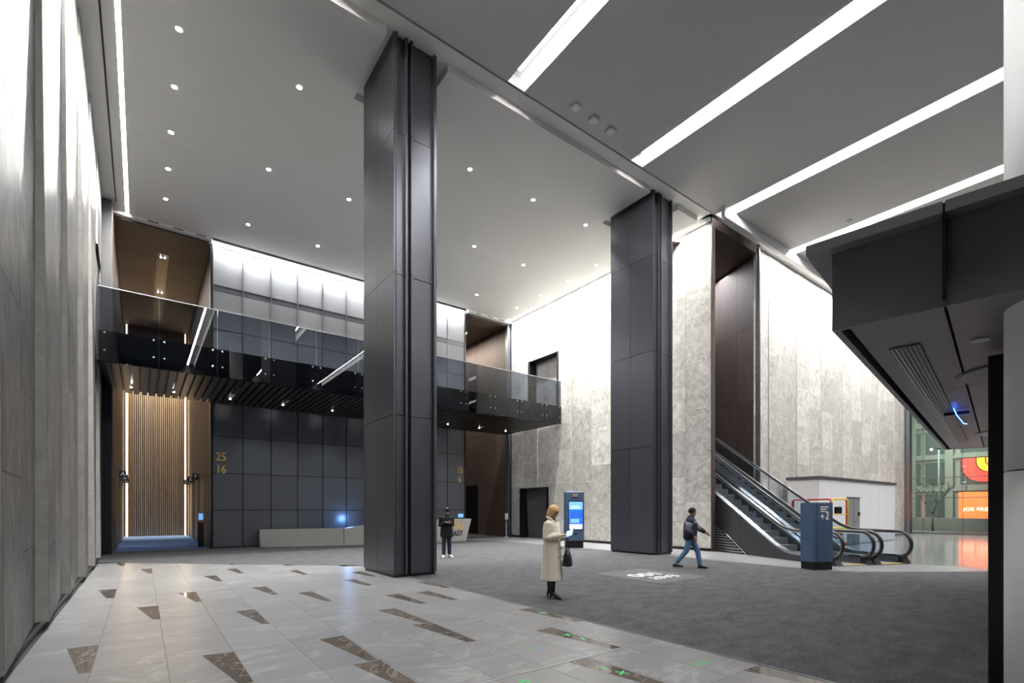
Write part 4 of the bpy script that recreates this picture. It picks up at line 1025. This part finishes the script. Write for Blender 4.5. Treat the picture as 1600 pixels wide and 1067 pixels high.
def head(bm, c, pitch=0.0, s=1.0, yaw=0.0):
    """head facing +Y with jaw, nose, brow, ears; returns the head frame"""
    rot = Matrix.Rotation(yaw, 3, 'Z') @ Matrix.Rotation(-pitch, 3, 'X')
    c = Vector(c)
    def T(p): return c + rot @ (Vector(p) * s)
    ellipsoid(bm, T((0, -.012, .03)), (.076 * s, .096 * s, .092 * s), 10, rot)
    ellipsoid(bm, T((0, .018, -.045)), (.058 * s, .068 * s, .075 * s), 10, rot)
    ellipsoid(bm, T((0, .058, -.095)), (.030 * s, .028 * s, .026 * s), 8, rot)
    limb(bm, [T((0, .084, .012)), T((0, .100, -.022)), T((0, .108, -.036))], [.008 * s, .012 * s, .015 * s], 8)
    ellipsoid(bm, T((0, .082, .022)), (.052 * s, .014 * s, .010 * s), 8, rot)
    for sx in (-1, 1): ellipsoid(bm, T((sx * .077, -.008, -.012)), (.010 * s, .020 * s, .032 * s), 8, rot)
    return T, rot
def face(T, rot, t, s, lip='lips'):
    for sx in (-1, 1):
        bm = bmesh.new(); ellipsoid(bm, T((sx * .031, .080, .002)), (.012 * s, .008 * s, .007 * s), 6, rot); bm_obj('eye', bm, 'black', t)
        bm = bmesh.new(); limb(bm, [T((sx * .014, .092, .022)), T((sx * .034, .090, .027)), T((sx * .052, .078, .020))], .0045 * s, 6); bm_obj('eyebrow', bm, 'hair_dark', t)
    bm = bmesh.new(); ellipsoid(bm, T((0, .084, -.066)), (.023 * s, .010 * s, .008 * s), 6, rot); bm_obj('mouth', bm, lip, t)
def shoe(name, c, ang, mat_, t, sole=None, L=.27, h=.09, heel=0.0):
    """c: point under the ankle; ang: toe direction about Z"""
    bm = bmesh.new(); d = Vector((-math.sin(ang), math.cos(ang), 0)); sd = Vector((math.cos(ang), math.sin(ang), 0)); c = Vector(c)
    rs = []
    for f, hw_, hh, lift in ((-.26, .022, .03, heel), (-.22, .034, .042, heel), (-.05, .038, .050, heel * .85), (.25, .043, .036, heel * .25), (.5, .047, .028, 0), (.66, .038, .022, 0), (.73, .015, .012, 0)):
        ctr = c + d * (f * L) + Vector((0, 0, lift + hh + .012)); rs.append((ctr, sd * hw_, Vector((0, 0, hh))))
    rings(bm, rs, 12); o = bm_obj(name, bm, mat_, t)
    bm = bmesh.new(); rs = []
    for f, hw_, lift in ((-.27, .026, heel), (-.2, .036, heel), (.1, .038, heel * .6), (.5, .048, 0), (.68, .036, 0), (.74, .012, 0)):
        rs.append((c + d * (f * L) + Vector((0, 0, lift + .010)), sd * hw_, Vector((0, 0, .010))))
    rings(bm, rs, 10); bm_obj('sole', bm, sole or mat_, o)
    if heel > .03:
        bm = bmesh.new(); limb(bm, [c - d * L * .22 + Vector((0, 0, heel + .02)), c - d * L * .24 + Vector((0, 0, .002))], [.026, .010], 8); bm_obj('heel', bm, mat_, o)
def hair_cap(name, T, rot, s, mat_, t, length=-.02, front=.035, puff=1.0):
    """cap of hair over the skull, down to 'length' at the sides and back, open over the face"""
    bm = bmesh.new(); n_u, n_v = 28, 16; grid = []
    for j in range(n_v + 1):
        row = []
        for i in range(n_u):
            a_ = 2 * math.pi * i / n_u; ph = math.pi * .5 * (1 - j / 9.0) if j <= 9 else 0
            fx, fy = math.sin(a_), math.cos(a_)           # fy = +1 is the front
            zlow = length if fy < front * 10 - .05 else (.052 + .02 * fy)
            blend = max(0.0, min(1.0, (fy - .30) / .25)); zlow = length * (1 - blend) + .058 * blend
            if j <= 9:
                z = .03 + .108 * puff * math.sin(ph); r_ = math.cos(ph)
            else:
                z = .03 + (zlow - .03) * (j - 9) / (n_v - 9); r_ = 1.0 - .10 * max(0, (-.04 - z)) / .1
            z = max(z, zlow)
            wob = 1 + .012 * math.sin(7 * a_) 
            row.append(bm.verts.new(T((fx * r_ * .090 * puff * wob, -.014 + fy * r_ * .108 * puff * wob, z))))
        grid.append(row)
    for j in range(n_v):
        for i in range(n_u):
            try: bm.faces.new((grid[j][i], grid[j][(i + 1) % n_u], grid[j + 1][(i + 1) % n_u], grid[j + 1][i]))
            except ValueError: pass
    bmesh.ops.remove_doubles(bm, verts=bm.verts[:], dist=.0006)
    o = bm_obj(name, bm, mat_, t)
    m = o.modifiers.new('thick', 'SOLIDIFY'); m.thickness = .014 * s; m.offset = -1
    return o
def facing(v): return math.atan2(-v.x, v.y)

# ---- woman in a cream coat
wv = (RT * .88 - FW * .47); wp = Vector((6.1, 6.93, 0.0085))
pw_ = thing('person', 'woman in a long cream coat and black heeled boots looking at a tablet', 'person', wp, facing(wv))
H = .075
sh = 1.40
Rsh, Rel, Rwr = Vector((.175, .0, sh)), Vector((.225, -.035, 1.12)), Vector((.105, .215, 1.17))
Lsh, Lel, Lwr = Vector((-.175, .0, sh)), Vector((-.235, .0, 1.11)), Vector((-.075, .225, 1.14))
def arms_body(bm, s_, e_, w_):
    limb(bm, [s_, s_.lerp(e_, .5), e_, e_.lerp(w_, .4), w_], [.048, .043, .037, .036, .025], 10)
bm = bmesh.new()
torso(bm, [(.86, .155, .11, 0, 0), (.95, .17, .125, 0, 0), (1.08, .135, .10, 0, 0), (1.22, .15, .115, .01, 0), (1.34, .16, .105, 0, 0), (1.42, .12, .07, -.01, 0), (1.45, .06, .055, -.01, 0)])
limb(bm, [(0, -.012, 1.40), (0, -.002, 1.47), (0, .012, 1.53)], [.052, .047, .046], 12)
T, rot = head(bm, (0, .035, 1.595), pitch=R(24), s=.95)
for s_, e_, w_, d_, sd_ in ((Rsh, Rel, Rwr, (-.45, .9, .12), 1), (Lsh, Lel, Lwr, (.5, .85, .05), -1)):
    arms_body(bm, s_, e_, w_); hand(bm, w_, d_, (0, -.1, 1) if sd_ == 1 else (0, .1, -1), .55, .95, sd_)
for sx in (-1, 1): limb(bm, [(sx * .085, 0, .90), (sx * .08, .03 * sx, .50), (sx * .078, .06 * sx - .01, .13)], [.085, .056, .038], 12)
remesh('body', bm, 'skin', pw_, .0065, 2)
face(T, rot, pw_, .95)
hair_cap('hair', T, rot, .95, 'hair_blonde', pw_, length=-.105, puff=1.06)
# coat
bm = bmesh.new()
torso(bm, [(.335, .235, .205, -.005, 0), (.50, .225, .19, -.005, 0), (.75, .212, .172, 0, 0), (.95, .205, .162, 0, 0), (1.08, .185, .145, 0, 0), (1.22, .192, .150, .005, 0), (1.34, .198, .138, 0, 0), (1.405, .172, .105, -.01, 0), (1.445, .105, .078, -.012, 0), (1.462, .080, .068, -.012, 0)])
for s_, e_, w_ in ((Rsh, Rel, Rwr), (Lsh, Lel, Lwr)):
    limb(bm, [s_ + Vector((0, 0, .0)), s_.lerp(e_, .5), e_, e_.lerp(w_, .5), w_], [.078, .074, .066, .060, .055], 12)
coat = remesh('coat', bm, 'coat_cream', pw_, .011, 3)
for sx in (-1, 1):   # lapels, pointed, lying on the chest
    hexa('lapel', [(sx * .02, .150, 1.12), (sx * .075, .146, 1.22), (sx * .075, .130, 1.22), (sx * .02, .135, 1.12), (sx * .045, .085, 1.445), (sx * .125, .100, 1.36), (sx * .125, .085, 1.36), (sx * .045, .07, 1.445)], 'coat_cream', coat)
    limb_b = bmesh.new(); limb(limb_b, [(sx * .085, .05, 1.44), (sx * .095, 0, 1.475), (sx * .055, -.07, 1.50), (0, -.09, 1.505)], [.02, .024, .026, .026], 8); bm_obj('collar', limb_b, 'coat_cream', coat)
bm = bmesh.new(); torso(bm, [(1.16, .035, .145, .012, 0), (1.3, .055, .142, .0, 0), (1.42, .07, .095, -.008, 0), (1.475, .06, .062, -.004, 0)]); bm_obj('sweater', bm, 'fabric_black', pw_)
for i, zz in enumerate((1.06, .92, .77)):
    for sx in (-.075, .075):
        bm = bmesh.new(); ellipsoid(bm, (sx, .140 + .010 * i + (.004 if i == 0 else .012), zz), (.014, .008, .014), 6); bm_obj('button', bm, 'black', coat)
bm = bmesh.new(); limb(bm, [(-.015, .150, 1.12), (-.02, .168, .95), (-.02, .180, .75), (-.02, .205, .35)], [.006] * 4, 6); bm_obj('front_edge', bm, 'coat_cream', coat)
prism('back_slit', [(-.236, -.03), (-.2345, .0), (-.236, .02)], .34, .68, 'black', coat) 
for cx_, yy in ((-.075, -.06), (.08, .06)):
    t0 = bmesh.new(); limb(t0, [(cx_, yy - .005, .40), (cx_, yy - .015, .26), (cx_, yy - .01, .13)], [.062, .055, .043], 12); bm_obj('boot_shaft', t0, 'leather_black', pw_)
    shoe('boot', (cx_, yy, 0), R(-4 if cx_ > 0 else 6), 'leather_black', pw_, L=.235, heel=.075)
M_w = Matrix.Translation(wp) @ Matrix.Rotation(facing(wv), 4, 'Z')
# tablet and handbag are things of their own, held by her
t = thing('tablet', 'thin tablet with pale blue screen held by the woman in cream', 'tablet', M_w @ Vector((.005, .35, 1.205)), facing(wv))
o = box('case', -.125, .125, -.09, .09, -.006, .006, 'black', t, .004); o.rotation_euler = (R(26), R(30), R(12))
box('display', -.105, .105, -.07, .07, .0062, .0075, 'screen_pale', o)
box('display_page', -.09, .03, -.055, .055, .0075, .0082, 'screen_white', o)
t = thing('handbag', 'black leather handbag hanging from the arm of the woman in cream', 'handbag', M_w @ Vector((-.10, .27, .60)), facing(wv) + R(20))
bm = bmesh.new(); rings(bm, [((0, 0, 0), (.17, 0, 0), (0, .085, 0)), ((0, 0, .025), (.195, 0, 0), (0, .10, 0)), ((0, 0, .18), (.165, 0, 0), (0, .075, 0)), ((0, 0, .33), (.12, 0, 0), (0, .03, 0))], 16); bm_obj('bag_body', bm, 'leather_black', t)
for yy in (-.02, .02): tube('strap', [(-.09, yy, .31), (-.07, yy, .44), (-.01, yy * .5, .545), (.04, yy * .5, .54), (.08, yy, .44), (.09, yy, .31)], .009, 'leather_black', t, 8)
disc('clasp', (0, -.078, .20), .014, .006, 'gold', t, 10, 'Y')

# ---- man looking at his phone
mv = (RT * .42 - FW * .9); mp = Vector((8.40, 15.0, 0.0085))
pm = thing('person', 'man in a black mid-length coat and white sneakers looking down at a phone', 'person', mp, facing(mv))
sh = 1.40
Rsh, Rel, Rwr = Vector((.180, -.01, 1.385)), Vector((.225, -.045, 1.10)), Vector((.085, .20, 1.20))
Lsh, Lel, Lwr = Vector((-.180, -.01, 1.385)), Vector((-.225, -.035, 1.10)), Vector((-.05, .22, 1.19))
bm = bmesh.new()
torso(bm, [(.84, .15, .11, 0, 0), (.95, .165, .12, 0, 0), (1.08, .155, .11, 0, 0), (1.25, .18, .125, 0, 0), (1.36, .185, .11, 0, 0), (1.43, .13, .075, -.005, 0), (1.46, .065, .058, 0, 0)])
limb(bm, [(0, -.01, 1.41), (0, .01, 1.48), (0, .04, 1.53)], [.06, .056, .054], 12)
T, rot = head(bm, (0, .075, 1.575), pitch=R(36), s=1.0, yaw=R(-14))
for s_, e_, w_, d_, sd_ in ((Rsh, Rel, Rwr, (-.6, .75, .1), 1), (Lsh, Lel, Lwr, (.55, .8, .1), -1)):
    arms_body(bm, s_, e_, w_); hand(bm, w_, d_, (0, -.2, 1) if sd_ == 1 else (0, .4, -1), .6, 1.05, sd_)
for sx in (-1, 1): limb(bm, [(sx * .09, 0, .90), (sx * .095, .01, .50), (sx * .105, 0, .09)], [.09, .06, .042], 12)
remesh('body', bm, 'skin', pm, .007, 2)
face(T, rot, pm, 1.0); hair_cap('hair', T, rot, 1.0, 'hair_dark', pm, length=.0, puff=1.04)
bm = bmesh.new()
torso(bm, [(.70, .225, .175, 0, 0), (.85, .225, .17, 0, 0), (1.05, .205, .158, 0, 0), (1.25, .208, .158, 0, 0), (1.35, .205, .138, 0, 0), (1.41, .165, .11, -.005, 0), (1.455, .10, .085, 0, 0), (1.50, .085, .082, .004, 0)])
for s_, e_, w_ in ((Rsh, Rel, Rwr), (Lsh, Lel, Lwr)): limb(bm, [s_, s_.lerp(e_, .5), e_, e_.lerp(w_, .5), w_], [.078, .074, .068, .062, .052], 12)
co = remesh('coat', bm, 'fabric_black', pm, .012, 3)
bm = bmesh.new(); limb(bm, [(0, .170, .72), (0, .165, 1.05), (0, .165, 1.25), (0, .10, 1.46)], [.006] * 4, 6); bm_obj('zip', bm, 'fabric_navy', co)
bm = bmesh.new()
torso(bm, [(.76, .17, .13, 0, 0), (.86, .18, .135, 0, 0), (.98, .175, .13, 0, 0)])
for sx in (-1, 1): limb(bm, [(sx * .085, 0, .88), (sx * .095, .008, .5), (sx * .105, -.002, .10)], [.098, .075, .062], 12)
remesh('trousers', bm, 'denim_dark', pm, .012, 2)
for sx in (-1, 1): shoe('sneaker', (sx * .115, -.03, 0), R(-14 * sx), 'white_plastic', pm, L=.29)
M_m = Matrix.Translation(mp) @ Matrix.Rotation(facing(mv), 4, 'Z')
t = thing('phone', 'small dark phone held by the man in the black coat', 'phone', M_m @ Vector((.02, .30, 1.245)), facing(mv))
o = box('case', -.075, .075, -.036, .036, -.005, .005, 'black', t, .004); o.rotation_euler = (R(35), 0, R(10)); box('display', -.068, .068, -.031, .031, .0052, .006, 'screen_pale', o)

# ---- man walking
vv = (RT * .93 - FW * .36); vp = Vector((12.30, 8.14, 0.0085))
pk = thing('person', 'man in a dark puffer jacket and blue jeans walking past the second column', 'person', vp, facing(vv))
sh = 1.36
Rsh, Rel, Rwr = Vector((.20, .02, sh)), Vector((.25, -.06, 1.10)), Vector((.22, .10, .90))
Lsh, Lel, Lwr = Vector((-.20, .03, sh)), Vector((-.25, .18, 1.14)), Vector((-.20, .40, 1.00))
RL = [Vector((.085, 0, .86)), Vector((.09, -.10, .48)), Vector((.09, -.36, .15))]
LL = [Vector((-.085, .01, .86)), Vector((-.09, .20, .47)), Vector((-.09, .26, .09))]
bm = bmesh.new()
torso(bm, [(.80, .145, .11, 0, 0), (.92, .16, .12, 0, 0), (1.05, .15, .11, .01, 0), (1.22, .175, .12, .02, 0), (1.33, .18, .105, .02, 0), (1.40, .125, .075, .02, 0), (1.43, .065, .058, .02, 0)])
limb(bm, [(0, .015, 1.38), (0, .03, 1.45), (0, .045, 1.50)], [.06, .056, .054], 12)
T, rot = head(bm, (0, .065, 1.56), pitch=R(6), s=.98, yaw=R(10))
for s_, e_, w_, d_, sd_ in ((Rsh, Rel, Rwr, (-.1, .5, -.85), 1), (Lsh, Lel, Lwr, (.1, .75, -.6), -1)):
    arms_body(bm, s_, e_, w_); hand(bm, w_, d_, (.9 * sd_, .1, .2), .3, 1.05, sd_)
for L_ in (RL, LL): limb(bm, L_, [.09, .06, .042], 12)
remesh('body', bm, 'skin_tan', pk, .007, 2)
face(T, rot, pk, .98); hair_cap('hair', T, rot, .98, 'hair_dark', pk, length=-.01, puff=1.03)
bm = bmesh.new()
torso(bm, [(.80, .205, .165, 0, 0), (.86, .225, .19, 0, 0), (.95, .22, .185, .005, 0), (1.08, .225, .19, .01, 0), (1.22, .235, .185, .015, 0), (1.33, .225, .15, .015, 0), (1.39, .18, .115, .015, 0), (1.43, .11, .09, .02, 0), (1.47, .085, .082, .024, 0)])
for s_, e_, w_ in ((Rsh, Rel, Rwr), (Lsh, Lel, Lwr)): limb(bm, [s_, s_.lerp(e_, .5), e_, e_.lerp(w_, .5), w_], [.095, .09, .08, .07, .055], 12)
jk = remesh('jacket', bm, 'fabric_navy', pk, .012, 3)
for s_, e_, w_ in ((Rsh, Rel, Rwr), (Lsh, Lel, Lwr)):
    bm = bmesh.new(); limb(bm, [s_.lerp(e_, .35), s_.lerp(e_, .6), e_, e_.lerp(w_, .5)], [.092, .093, .085, .074], 12); bm_obj('sleeve_patch', bm, 'fabric_grey', jk)
bm = bmesh.new(); torso(bm, [(1.24, .232, .19, .015, 0), (1.29, .234, .178, .015, 0), (1.33, .228, .154, .015, 0)]); bm_obj('chest_band', bm, 'fabric_grey', jk)
bm = bmesh.new()
torso(bm, [(.74, .16, .13, 0, 0), (.84, .175, .14, 0, 0), (.94, .17, .13, 0, 0)])
for L_ in (RL, LL): limb(bm, L_, [.10, .076, .062], 12)
remesh('jeans', bm, 'denim', pk, .012, 2)
shoe('sneaker', (-.09, .27, 0), 0, 'black', pk, L=.28)
shoe('sneaker', (.09, -.38, 0.03), 0, 'black', pk, L=.28)
